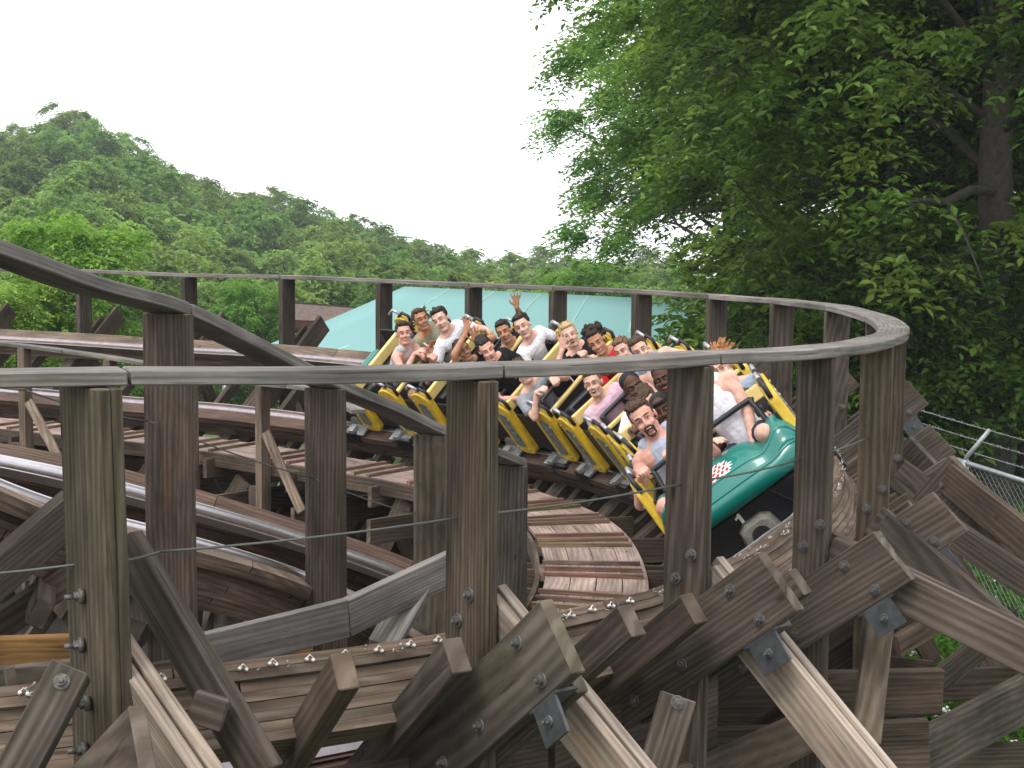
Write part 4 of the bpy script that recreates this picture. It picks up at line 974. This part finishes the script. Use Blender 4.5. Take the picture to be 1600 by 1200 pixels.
# black front apron, number, coupler housing
mb = MB(); pr = rounded_poly([(-.55, .14), (-.58, -.1), (-.48, -.3), (.44, -.3), (.56, -.1), (.55, .14)], .05)
mb.prism([V((p[0], .68, p[1])) for p in pr], [V((p[0], .62, p[1])) for p in pr], .06, (1, 1, 1)); ap = obj(mb, 'front_apron', M['blackm'], fc, .01)
mb = MB(); mb.box((0, .52, .17), 1.06, .34, .02); obj(mb, 'nose_bracket', M['black'], fc)
mb = MB(); one = [(-.012, -.045), (-.012, .045), (.006, .045), (.014, .034), (.034, .026), (.034, .010), (.010, .018), (.010, -.045)]
mb.prism([V((.10+p[0], .684, .085+p[1])) for p in one], [V((.10+p[0], .692, .085+p[1])) for p in one], .008, (1, 1, 1)); obj(mb, 'number_one', M['white'], ap)
mb = MB(); oc = [V((-.15, 0, -.05)), V((-.10, 0, -.12)), V((.10, 0, -.12)), V((.15, 0, -.05)), V((.13, 0, .08)), V((.07, 0, .12)), V((-.07, 0, .12)), V((-.13, 0, .08))]
c0 = V((.04, .68, -.06)); mb.prism([c0+p for p in oc], [c0+p*.86+V((0, .14, 0)) for p in oc], .14, (1, 1, 1)); hb = obj(mb, 'coupler_housing', M['greybox'], fc, .012)
mb = MB(); mb.cyl(c0+V((0, .135, 0)), c0+V((0, .146, 0)), .068, n=26); obj(mb, 'round_opening', M['black'], hb)
mb = MB(); mb.box((-.36, .70, -.08), .12, .05, .06); mb.tube([V((-.16, .70, .16)), V((-.28, .71, -.06))], .008, 6); obj(mb, 'tow_bracket', M['blackm'], fc, .004)
place(fc, FRONT[0]+.45)
# ------------------------------------------------------------------ riders
def skin(name, col):
    m, n, b = newmat(name); L = n.links.new
    tc = N(n, 'ShaderNodeTexCoord'); no = N(n, 'ShaderNodeTexNoise'); no.inputs['Scale'].default_value = 22; no.inputs['Detail'].default_value = 4; L(tc.outputs['Object'], no.inputs[0])
    r = ramp(n, [(.35, (col[0]*.9, col[1]*.78, col[2]*.74)), (.65, (min(1, col[0]*1.08), col[1]*1.1, col[2]*1.1))], no.outputs[0]); L(r.outputs[0], b.inputs['Base Color'])
    b.inputs['Roughness'].default_value = .6; b.inputs['Specular IOR Level'].default_value = .3; b.inputs['Subsurface Weight'].default_value = .15; b.inputs['Subsurface Radius'].default_value = (.02, .008, .004); b.inputs['Subsurface Scale'].default_value = .4
    return m
SK = {'fair': skin('fair_skin', (.62, .40, .32)), 'pink': skin('flushed_skin', (.60, .34, .27)), 'tan': skin('tan_skin', (.42, .22, .13)), 'dark': skin('dark_brown_skin', (.085, .038, .022))}
CLO = {}
def cloth(name, col):
    if name not in CLO:
        m = paint(name, col, .9, spec=.15, var=.1, scale=18, bump=.5); CLO[name] = m
    return CLO[name]
HAIR = {}
def hairm(name, col):
    if name not in HAIR: HAIR[name] = paint(name, col, .6, spec=.3, var=.45, scale=60, bump=.8)
    return HAIR[name]
M['eyewhite'] = paint('eye_white', (.30, .27, .25), .25, var=.02); M['iris'] = paint('dark_eye', (.02, .013, .01), .2); M['lip'] = paint('lips', (.26, .10, .085), .5); M['mouth'] = paint('mouth_inside', (.06, .008, .008), .6)  # eye whites coloured dark, for the shadow over the eyes
M['teeth'] = paint('teeth', (.52, .47, .42), .35, var=.03)
class Blob:
    """closed rounded shapes gathered into one mesh, then voxel remeshed into one continuous surface"""
    def __init__(s): s.v = []; s.f = []
    def ell(s, c, r, ax=(V((1, 0, 0)), V((0, 1, 0)), V((0, 0, 1))), n=14, m=9):
        c = V(c); b = len(s.v); s.v.append(tuple(c+ax[2]*r[2]))
        for j in range(1, m):
            th = math.pi*j/m
            for i in range(n):
                ph = 2*math.pi*i/n; s.v.append(tuple(c+ax[0]*(r[0]*math.sin(th)*math.cos(ph))+ax[1]*(r[1]*math.sin(th)*math.sin(ph))+ax[2]*(r[2]*math.cos(th))))
        s.v.append(tuple(c-ax[2]*r[2])); e = len(s.v)-1
        for i in range(n):
            i2 = (i+1) % n; s.f.append((b, b+1+i, b+1+i2)); s.f.append((e, e-n+i2, e-n+i))
            for j in range(m-2): s.f.append((b+1+j*n+i, b+1+(j+1)*n+i, b+1+(j+1)*n+i2, b+1+j*n+i2))
    def cap(s, p, q, r0, r1=None, fl=1.0, side=None):
        """tapered capsule; fl flattens across `side`"""
        r1 = r0 if r1 is None else r1; p = V(p); q = V(q); d = q-p; L = d.length; d = d/L if L > 1e-6 else V((0, 0, 1))
        if side is not None: a = (side-d*side.dot(d)).normalized()
        else: a = d.orthogonal().normalized()
        c = d.cross(a); n = 12; rings = []
        for k in range(1, 4): th = math.pi/2*k/3.001; rings.append((-r0*math.cos(th), r0*math.sin(th)))
        for k in range(3, 0, -1): th = math.pi/2*k/3.001; rings.append((L+r1*math.cos(th), r1*math.sin(th)))
        b = len(s.v); s.v.append(tuple(p-d*r0))
        for z, r in rings:
            for i in range(n): ph = 2*math.pi*i/n; s.v.append(tuple(p+d*z+a*(r*math.cos(ph))+c*(r*fl*math.sin(ph))))
        s.v.append(tuple(q+d*r1)); e = len(s.v)-1; m = len(rings)
        for i in range(n):
            i2 = (i+1) % n; s.f.append((b, b+1+i2, b+1+i)); s.f.append((e, e-n+i, e-n+i2))
            for j in range(m-1): s.f.append((b+1+j*n+i, b+1+j*n+i2, b+1+(j+1)*n+i2, b+1+(j+1)*n+i))
    def build(s, name, mat, parent, vox=.007, smooth=4, disp=0, dscale=.03):
        me = bpy.data.meshes.new(name); me.from_pydata(s.v, [], s.f); me.materials.append(mat)
        bm = bmesh.new(); bm.from_mesh(me); bmesh.ops.recalc_face_normals(bm, faces=bm.faces); bm.to_mesh(me); bm.free()
        o = bpy.data.objects.new(name, me); C.objects.link(o)
        if parent is not None: o.parent = parent; o.location = -wloc(parent)
        if vox:
            r = o.modifiers.new('remesh', 'REMESH'); r.mode = 'VOXEL'; r.voxel_size = vox; r.use_smooth_shade = True
            if smooth: sm = o.modifiers.new('smooth', 'SMOOTH'); sm.iterations = smooth; sm.factor = .5
            if disp:
                tx = bpy.data.textures.get('ruffle') or bpy.data.textures.new('ruffle', 'CLOUDS'); tx.noise_scale = dscale; tx.noise_depth = 3
                d = o.modifiers.new('ruffle', 'DISPLACE'); d.texture = tx; d.strength = disp; d.mid_level = .5; d.texture_coords = 'GLOBAL'
        else:
            for p in me.polygons: p.use_smooth = True
        return o
def ik(a, b, l1, l2, hint):
    d = b-a; L = min(d.length, (l1+l2)*.985); d.normalize(); b = a+d*L
    x = (l1*l1-l2*l2+L*L)/(2*L); h = math.sqrt(max(1e-6, l1*l1-x*x)); h_ = (hint-d*hint.dot(d)).normalized(); return a+d*x+h_*h, b
def hand(B, w, d, palm_n, sc_=1.0, open_=False, curl=.6, thumb_side=1):
    """w wrist, d finger direction, palm_n palm normal"""
    d = d.normalized(); n = (palm_n-d*palm_n.dot(d)).normalized(); s = d.cross(n)*thumb_side
    p0 = w+d*.02*sc_; p1 = w+d*.085*sc_
    for k in (-1, 0, 1): B.cap(p0+s*k*.016*sc_, p1+s*k*.024*sc_, .015*sc_, .013*sc_)
    for k in range(4):
        o = (k-1.5)*.0215*sc_; fan = (k-1.5)*(.22 if open_ else .04); L = (.072, .08, .077, .06)[3-k]*sc_
        f0 = p1+s*(-o)*-1; dd = (d+s*fan).normalized(); c = .12 if open_ else curl
        a = f0+dd*.01; m1 = a+(dd*math.cos(c)+n*math.sin(c))*L*.5; e = m1+(dd*math.cos(2.2*c)+n*math.sin(2.2*c))*L*.5
        B.cap(a, m1, .0095*sc_, .009*sc_); B.cap(m1, e, .009*sc_, .0075*sc_)
    t0 = w+d*.03*sc_-s*.03*sc_; t1 = t0+(d*.7-s*(.9 if open_ else .5)+n*(.1 if open_ else .5)).normalized()*.04*sc_; t2 = t1+(d*1.0-s*(.3 if open_ else -.2)+n*(.1 if open_ else .5)).normalized()*.03*sc_
    B.cap(t0, t1, .013*sc_, .0105*sc_); B.cap(t1, t2, .0105*sc_, .0085*sc_)
def person(label, s, side, head, tilt, skn, top, hair, build=1.0, hands=(None, None), face='smile', sleeve='tee', lat=None, headsz=1.0, yaw=None, hstyle='short', vox=.0075, bottoms=(.04, .045, .06), band=None, dy=0, knee=None, stubble=None, nod=0.0, lean_l=.0):
    """s = arc position of the seat, side +1 inner / -1 outer, head = pixel of the face centre"""
    cm = carmat(s); X = cm.col[0].to_3d(); D = cm.col[1].to_3d(); Zn = cm.col[2].to_3d(); o0 = cm.translation
    lat = .25*side if lat is None else lat
    S = o0+X*lat+Zn*.40
    Hc = pt(head[0], head[1], (o0+X*lat+Zn*1.02).y+dy)
    k = build
    if (Hc-S).length > .82*k: S = Hc+(S-Hc).normalized()*.80*k
    if (Hc-S).length < .60*k: S = Hc+((S-Hc)+Zn*-.3).normalized()*.60*k
    up = V((-math.sin(math.radians(tilt)), 0, math.cos(math.radians(tilt))))
    yaw = random.Random(int(head[0])*3).uniform(-.45, .35) if yaw is None else yaw; toc = (V((0, 0, CZ))-Hc).normalized(); f = toc.copy(); f.z = f.z*.5; f = Matrix.Rotation(yaw, 3, 'Z') @ f; f = (f-up*(f.dot(up)+nod)).normalized(); r = up.cross(f)*1.0; r = f.cross(up).normalized()   # r: person's right (image left when facing us)
    h = headsz
    root = empty('person', S, label, 'person'); B = Blob()
    nb = Hc-up*.115*h-f*.015*h; ch = nb-((nb-S).normalized()*.10*k)
    sp = (nb-S).normalized(); rt_ = (X-sp*X.dot(sp)).normalized(); fw = rt_.cross(sp)*-1
    if fw.dot(D) < 0: fw = -fw
    # trunk
    def trunk(B, g, neck=True, low=-.02):
        c0 = S+sp*low; c3 = nb-sp*.09*k
        B.cap(c0-rt_*.075*k, c0+rt_*.075*k, (.115+g)*k, (.115+g)*k, .9, sp)
        m = S.lerp(c3, .5); B.cap(c0+rt_*0, m, (.125+g)*k, (.13+g)*k, .78, rt_); B.cap(m, c3-sp*.05, (.13+g)*k, (.135+g)*k, .74, rt_)
        q = c3-sp*.03; B.cap(q-rt_*.085*k, q+rt_*.085*k, (.085+g)*k, (.085+g)*k, 1, sp)
        if k > 1.05: B.ell(S+sp*.17+fw*.05, ((.16+g)*k, (.13+g)*k, (.17+g)*k), (rt_, fw, sp))
    trunk(B, 0)
    sh = [nb-sp*.085*k+rt_*.165*k, nb-sp*.085*k-rt_*.165*k]     # inner, outer shoulder
    B.cap(nb-sp*.10*k, Hc-up*.04*h-f*.01, .066*k, .056*h)
    for q in (0, 1): B.cap(nb-sp*.035*k, sh[q], .055*k, .056*k)
    # head, each with proportions of its own
    ax = (r, f, up); vr = random.Random(int(head[0]*7+head[1])); wj = vr.uniform(.90, 1.08); lj = vr.uniform(.94, 1.08); nz = vr.uniform(.85, 1.15); mw = vr.uniform(.62, .95); 
    if hstyle in ('long', 'tail'): wj *= .94; nz *= .85
    def Lc(a, b, c): return Hc+(r*a+f*b+up*c)*h
    B.ell(Lc(0, -.015, .035), (.077*h, .095*h, .092*h), ax, 18, 12); B.ell(Lc(0, .022, -.045*lj), (.060*h*wj, .066*h, .070*h*lj), ax, 16, 10)
    B.ell(Lc(0, .062, -.098), (.028*h, .024*h, .02*h), ax); B.cap(Lc(-.045, -.01, -.06), Lc(-.022, .05, -.1), .022*h, .02*h); B.cap(Lc(.045, -.01, -.06), Lc(.022, .05, -.1), .022*h, .02*h)
    B.cap(Lc(0, .086, .012), Lc(0, .088+.018*nz, -.026), .009*h*nz, .013*h*nz); B.ell(Lc(-.012, .097, -.03), (.01*h,)*3, ax); B.ell(Lc(.012, .097, -.03), (.01*h,)*3, ax)
    for q in (-1, 1):
        B.ell(Lc(q*.036, .062, -.03), (.024*h, .022*h, .022*h), ax); B.cap(Lc(q*.012, .082, .03), Lc(q*.045, .07, .03), .010*h, .009*h)
        B.ell(Lc(q*.079, -.008, -.005), (.010*h, .019*h, .03*h), ax)
    # arms
    fingers = []; arms = []
    for q in (0, 1):
        sgn = 1 if q == 0 else -1; hd = hands[q]
        if hd is None: T_ = S+rt_*sgn*.15*k+D*.34+Zn*.22; mode = 'grip'; 
        else:
            T_ = pt(hd[0], hd[1], Hc.y+hd[2]); mode = hd[3] if len(hd) > 3 else 'grip'
        hint = (rt_*sgn*.7-sp*.8-fw*.2) if mode == 'grip' else (rt_*sgn*.6-sp*.6)
        el, wr = ik(sh[q], T_, .27*k, .245*k, hint); arms.append((sh[q], el, wr))
        B.cap(sh[q], el, .049*k, .038*k); B.cap(el, el.lerp(wr, .35), .039*k, .037*k); B.cap(el.lerp(wr, .3), wr, .037*k, .025*k)
        dd = (wr-el).normalized()
        if mode == 'open': hand(B, wr, (dd*.3+UP*.9-rt_*0).normalized(), toc, 1.0, True, thumb_side=-sgn)
        elif mode == 'rest': hand(B, wr, dd, -UP*.6+fw*-.3, 1.0, False, .35, thumb_side=sgn)
        else: hand(B, wr, (dd*.5+D*.8).normalized(), -Zn, 1.0, False, .95, thumb_side=sgn)
    # legs
    kn = []
    for q in (0, 1):
        sgn = 1 if q == 0 else -1
        hp = S+rt_*sgn*.09*k-sp*.02; K = hp+D*.34*k+Zn*.05+rt_*sgn*.05
        if knee and knee[q]: K = pt(knee[q][0], knee[q][1], K.y+knee[q][2]); K = hp+(K-hp).normalized()*.36*k
        A_ = K-D*.10-Zn*.27*k; kn.append((hp, K, A_)); B.cap(hp, K, .085*k, .062*k); B.cap(K, K.lerp(A_, .4), .06*k, .055*k); B.cap(K.lerp(A_, .4), A_, .055*k, .036*k); B.cap(A_-Zn*.01, A_+D*.09-Zn*.01, .03, .026)
    B.build('body', SK[skn], root, vox, 7)
    # clothing
    col = cloth(*top) if top else None; Cb = Blob(); g = .011
    c3 = nb-sp*.115*k
    Cb.cap(S-sp*.04-rt_*.075*k, S-sp*.04+rt_*.075*k, (.115+g)*k, (.115+g)*k, .9, sp)
    m = S.lerp(c3, .5); Cb.cap(S, m, (.127+g)*k, (.133+g)*k, .80, rt_); Cb.cap(m, c3-sp*.04, (.133+g)*k, (.134+g)*k, .78, rt_)
    if k > 1.05: Cb.ell(S+sp*.17+fw*.05, ((.162+g)*k, (.132+g)*k, (.172+g)*k), (rt_, fw, sp))
    if sleeve == 'tee':
        Cb.cap(nb-sp*.075*k-rt_*.12*k, nb-sp*.075*k+rt_*.12*k, .062*k, .062*k)
        q = c3-sp*.0; Cb.cap(q-rt_*.10*k, q+rt_*.10*k, (.085+g)*k, (.085+g)*k, 1, sp)
        for q in (0, 1):
            a, e, w_ = arms[q]; Cb.cap(nb-sp*.055*k+(a-nb)*.35, a, (.05+g)*k, (.056+g)*k); Cb.cap(a, a.lerp(e, .55), (.052+g)*k, (.056+g)*k)
    else:
        for sgn in (1, -1): Cb.cap(c3+rt_*.075*k*sgn-sp*.02, nb-sp*.028*k+rt_*.082*k*sgn, .05*k+g, .04*k+g)
    Cb.build('shirt', col, root, .008, 3, disp=.007, dscale=.09)
    if sleeve == 'open':
        pass
    Lg = Blob()
    for (hp, K, A_) in kn: Lg.cap(hp, hp.lerp(K, .62), (.085+g)*k, (.072+g)*k)
    Lg.cap(S-sp*.05-rt_*.08*k, S-sp*.05+rt_*.08*k, (.112+g*1.6)*k, (.112+g*1.6)*k, .9, sp)
    Lg.build('shorts', cloth('shorts_%d' % int(bottoms[0]*1000+bottoms[2]*100), bottoms), root, .009, 3, disp=.008, dscale=.08)
    # face details
    hm = hairm(*hair)
    for q in (-1, 1):
        E = Blob(); E.ell(Lc(q*.032, .0775, .008), (.0125*h, .007*h, .0042*h), ax, 12, 8); eo = E.build('eye', M['eyewhite'] if skn == 'dark' or face == 'wide' else M['eyewhite'], root, 0)
        E = Blob(); E.ell(Lc(q*.032, .080, .008), (.0085*h, .005*h, .0045*h), ax, 10, 6); E.build('iris', M['iris'], eo, 0)
        E = Blob(); E.cap(Lc(q*.017, .091, .030), Lc(q*.033, .087, .0345), .0032*h, .0034*h); E.cap(Lc(q*.033, .087, .0345), Lc(q*.050, .073, .029), .0034*h, .0024*h); E.build('eyebrow', hm, root, 0)
        E = Blob(); E.cap(Lc(q*.018, .083, .0165), Lc(q*.046, .076, .0155), .0032*h, .0028*h); E.build('eyelid', SK[skn] if skn != 'dark' else M['iris'], root, 0)
    if face == 'shout':
        E = Blob(); E.ell(Lc(0, .079, -.064), (.021*h, .020*h, .021*h), ax, 14, 10); mo = E.build('mouth', M['mouth'], root, 0)
        E = Blob(); E.cap(Lc(-.013, .094, -.051), Lc(.013, .094, -.051), .005*h, .005*h); E.build('teeth', M['teeth'], mo, 0)
        E = Blob(); E.ell(Lc(0, .091, -.074), (.016*h, .010*h, .008*h), ax); E.build('tongue', M['lip'], mo, 0)
    elif face == 'laugh':
        E = Blob(); E.ell(Lc(0, .082, -.064), (.019*h, .014*h, .011*h), ax, 14, 10); mo = E.build('mouth', M['mouth'], root, 0)
        E = Blob(); E.cap(Lc(-.011, .0945, -.058), Lc(.011, .0945, -.058), .0035*h, .0035*h); E.build('teeth', M['teeth'], mo, 0)
    elif face in ('smile', 'squint', 'wide'):
        E = Blob()
        for a, b in zip((-.03, -.016, 0, .016), (-.016, 0, .016, .03)): E.cap(Lc(a*mw, .085-abs(a)*.45, -.066+abs(a)*.25), Lc(b*mw, .085-abs(b)*.45, -.066+abs(b)*.25), .0068*h, .0068*h)
        mo = E.build('lips', M['lip'], root, 0); E = Blob()
        for a, b in zip((-.022, -.01, .0, .01), (-.01, 0, .01, .022)): E.cap(Lc(a*mw, .0895-abs(a)*.45, -.064+abs(a)*.25), Lc(b*mw, .0895-abs(b)*.45, -.064+abs(b)*.25), .0040*h, .0040*h)
        E.build('teeth', M['teeth'], mo, 0)
    else:
        E = Blob(); E.cap(Lc(-.02, .083, -.064), Lc(.02, .083, -.064), .006*h, .006*h); E.ell(Lc(0, .088, -.065), (.014*h, .007*h, .008*h), ax); E.build('lips', M['lip'], root, 0)
    if stubble:
        E = Blob()
        for a, b in (((-.03, .075, -.055), (-.026, .068, -.10)), ((.03, .075, -.055), (.026, .068, -.10)), ((-.026, .068, -.10), (.026, .068, -.10)), ((-.02, .093, -.044), (.02, .093, -.044)), ((-.02, .093, -.044), (-.03, .08, -.06)), ((.02, .093, -.044), (.03, .08, -.06))): E.cap(Lc(*a), Lc(*b), .006*h, .007*h)
        E.ell(Lc(0, .073, -.105), (.024*h, .016*h, .014*h), ax); E.build('goatee', hm, root, .004, 2, disp=.004, dscale=.01)
    # hair
    Hb = Blob(); rs_ = random.Random(hash(label) % 1000 if False else len(label)*7+int(head[0]))
    Hb.ell(Lc(0, -.030, .055), (.084*h, .094*h, .083*h), ax, 18, 12)
    if hstyle != 'bald':
        Hb.ell(Lc(0, .028, .098), (.062*h, .048*h, .032*h), ax)
        for q in (-1, 1): Hb.ell(Lc(q*.066, -.012, .035), (.017*h, .035*h, .045*h), ax)
    dsp = .014
    if hstyle == 'long':
        for q in (-1, 1): Hb.cap(Lc(q*.07, -.02, .05), Lc(q*.075, -.03, -.10), .028*h, .022*h)
        Hb.cap(Lc(0, -.08, .04), Lc(0, -.085, -.13), .06*h, .045*h); dsp = .02
    if hstyle == 'tail':
        Hb.cap(Lc(-.02, -.08, .06), Lc(-.08, -.11, .06), .035*h, .03*h); Hb.cap(Lc(-.08, -.11, .06), Lc(-.125, -.12, .02), .03*h, .016*h); dsp = .016
        for _ in range(6): Hb.cap(Lc(-.08, -.09, .07), Lc(-.12+rs_.uniform(-.04, .02), -.1, .07+rs_.uniform(-.05, .08)), .012*h, .004*h)
    if hstyle == 'curly':
        for _ in range(46):
            d = V((rs_.gauss(0, 1), rs_.gauss(-.3, .8), rs_.gauss(.4, .9))).normalized()
            if d.y > .35 and d.z < .6: continue
            Hb.ell(Lc(d.x*.10, -.03+d.y*.11, .055+d.z*.10), (.024*h,)*3, ax, 8, 6)
        dsp = .02
    if hstyle == 'wild':
        for _ in range(26):
            d = V((rs_.uniform(-1, .2), rs_.uniform(-1, -.1), rs_.uniform(-.3, 1.2))).normalized(); a = Lc(d.x*.07, -.03+d.y*.07, .06+d.z*.07); Hb.cap(a, Lc(-.03+d.x*.15, -.04+d.y*.12, .07+d.z*.14), .017*h, .005*h)
        dsp = .018
    if hstyle == 'short':
        for _ in range(30):
            d = V((rs_.uniform(-.9, .9), rs_.uniform(-.9, .75), rs_.uniform(.4, 1))).normalized(); a = Lc(d.x*.075, -.02+d.y*.085, .055+d.z*.078); Hb.cap(a, a+(d.x*r+d.y*f+d.z*up)*.016*h+f*.004, .012*h, .006*h)
    Hb.build('hair', hm, root, .006, 1, disp=dsp if hstyle != 'bald' else .003, dscale=.022)
    if band:
        E = Blob()
        for i in range(16):
            a0, a1 = math.pi*2*i/16, math.pi*2*(i+1)/16; E.cap(Lc(.084*math.cos(a0), -.018+.102*math.sin(a0), .068), Lc(.084*math.cos(a1), -.018+.102*math.sin(a1), .068), .014*h, .014*h)
        E.build('headband', cloth('black_band', (.012, .012, .015)), root, 0)
    return root
DK = ('dark_hair', (.018, .011, .008)); BR = ('brown_hair', (.06, .032, .018)); LB = ('light_brown_hair', (.14, .075, .035)); BL_ = ('blond_hair', (.42, .30, .15)); BK = ('black_hair', (.008, .007, .007)); GI = ('ginger_hair', (.35, .16, .06))
WH = ('white_cotton', (.72, .72, .78)); GR = ('light_grey_cotton', (.36, .38, .46)); OL = ('olive_cotton', (.22, .24, .17)); BLK = ('black_cotton', (.012, .012, .014)); RED = ('red_cotton', (.5, .02, .03)); PNK = ('pink_cotton', (.62, .42, .52)); GB = ('blue_grey_cotton', (.24, .28, .34)); PL = ('blue_plaid', (.3, .36, .45)); LG = ('pale_grey_tank', (.42, .43, .45))
rowF = [x+.30 for x in FRONT]; rowR = [x+.30+ROW for x in FRONT]
person('laughing man with goatee in grey tank top gripping the bar of the front car', rowF[0], 1, (1006, 654), 34, 'pink', GR, BR, build=1.22, hands=((1003, 738, -.30), (1052, 702, -.28)), face='shout', sleeve='tank', yaw=-.05, headsz=1.15, vox=.006, stubble=True, knee=((1018, 790, -.1), None), bottoms=(.03, .03, .035))
person('woman in white tank top on the outer front seat, head behind the post', rowF[0], -1, (1085, 578), 30, 'fair', WH, LB, build=1.05, hands=((1108, 690, -.22, 'rest'), (1178, 698, -.28, 'rest')), sleeve='tank', hstyle='long', knee=((1095, 770, -.1), (1196, 676, -.1)), bottoms=(.03, .03, .05))
person('rider with black headband and dark skin peeking from behind the post', rowR[0]-.05, 1, (1036, 640), 30, 'dark', LG, BK, lat=.10, headsz=1.0, band=True, face='calm', hstyle='bald')
person('rider with windblown ginger hair and blue plaid shirt right of the post', rowR[0], -1, (1128, 574), 32, 'fair', PL, GI, hstyle='wild', face='calm')
person('brown haired rider mostly hidden behind the shouting man', rowF[1]-.10, 1, (1014, 628), 34, 'fair', BLK, BR, lat=.18, face='calm', nod=.5)
person('bald dark skinned rider half hidden by the post', rowF[1], -1, (1036, 592), 24, 'dark', BLK, BK, hstyle='bald', face='calm')
person('smiling dark skinned man in white shirt with raised fist', rowR[1], 1, (990, 606), 30, 'dark', WH, BK, headsz=1.1, hands=((985, 672, -.22), None), hstyle='bald', face='laugh')
person('boy with brown hair and blue grey tank top', rowR[1]+.1, -1, (1001, 548), 32, 'fair', GB, BR, sleeve='tank', face='calm', headsz=.98)
person('smiling woman in pink shirt with hair tied back', rowF[2], 1, (927, 599), 20, 'fair', PNK, LB, hstyle='tail', headsz=1.02, face='laugh')
person('boy with light brown hair and grey tank top beside the curly haired rider', rowF[2]+.05, -1, (974, 548), 28, 'fair', GR, LB, sleeve='tank', headsz=.95)
person('curly dark haired rider in bright red top', rowR[2], -1, (932, 533), 30, 'tan', RED, DK, hstyle='curly', headsz=1.02, nod=.25)
person('man in open grey shirt over white tee holding the lap bar', rowF[3], 1, (816, 581), 30, 'fair', ('heather_grey', (.25, .27, .29)), BR, hands=((838, 613, -.25), (862, 592, -.2)), headsz=1.02)
person('blond woman in black top with one open hand raised', rowF[3], -1, (890, 524), 24, 'fair', BLK, BL_, hands=((878, 548, -.2, 'open'), (905, 552, -.2)), hstyle='short', face='laugh')
person('young man in white tee shirt on the outer seat behind the blond woman', rowR[3], -1, (817, 510), 26, 'fair', WH, DK, headsz=1.02, face='calm')
person('dark haired rider ducking low behind the plain front handrail', rowR[3], 1, (760, 545), 30, 'pink', BLK, DK, nod=.45, headsz=.95, face='calm')
person('rider in black shirt waving one hand high', rowF[4]+.05, -1, (788, 519), 24, 'tan', BLK, DK, hands=(None, (807, 480, .12, 'open')), headsz=.96, face='calm')
person('dark haired rider with both open hands raised, low in the fifth car', rowF[4], 1, (724, 549), 30, 'tan', BLK, DK, hands=((728, 520, -.1, 'open'), (744, 535, -.1, 'open')), headsz=.95)
person('man in white tee shirt with arms spread wide', rowR[4], -1, (689, 500), 28, 'fair', WH, DK, hands=((672, 553, -.2, 'rest'), (762, 515, -.05, 'rest')), headsz=1.06, face='calm')
person('woman in grey tank top at the inner rear seat', rowF[5], 1, (631, 521), 8, 'pink', LG, DK, sleeve='tank', hands=((648, 552, -.2), (668, 556, -.2)), hstyle='tail')
person('rider in olive tee shirt leaning in with arms down', rowF[5]+.05, -1, (658, 500), 22, 'tan', OL, BR, hstyle='tail', hands=((668, 548, -.2, 'rest'), (678, 548, -.2, 'rest')))
# ------------------------------------------------------------------ thin summer haze over the whole place
mb = MB(); mb.box((-10, 80, 18), 300, 230, 52); hz = mb.build('haze', paint('haze_air', (1, 1, 1)))
hm_ = bpy.data.materials.new('haze_air_volume'); hm_.use_nodes = True; n = hm_.node_tree; n.nodes.clear()
vo = n.nodes.new('ShaderNodeVolumePrincipled'); ou = n.nodes.new('ShaderNodeOutputMaterial'); n.links.new(vo.outputs[0], ou.inputs['Volume'])
vo.inputs['Density'].default_value = .0006; vo.inputs['Color'].default_value = (.88, .93, 1, 1)
hz.data.materials.clear(); hz.data.materials.append(hm_); tag(hz, 'thin pale summer haze in the air', 'haze', kind='stuff')
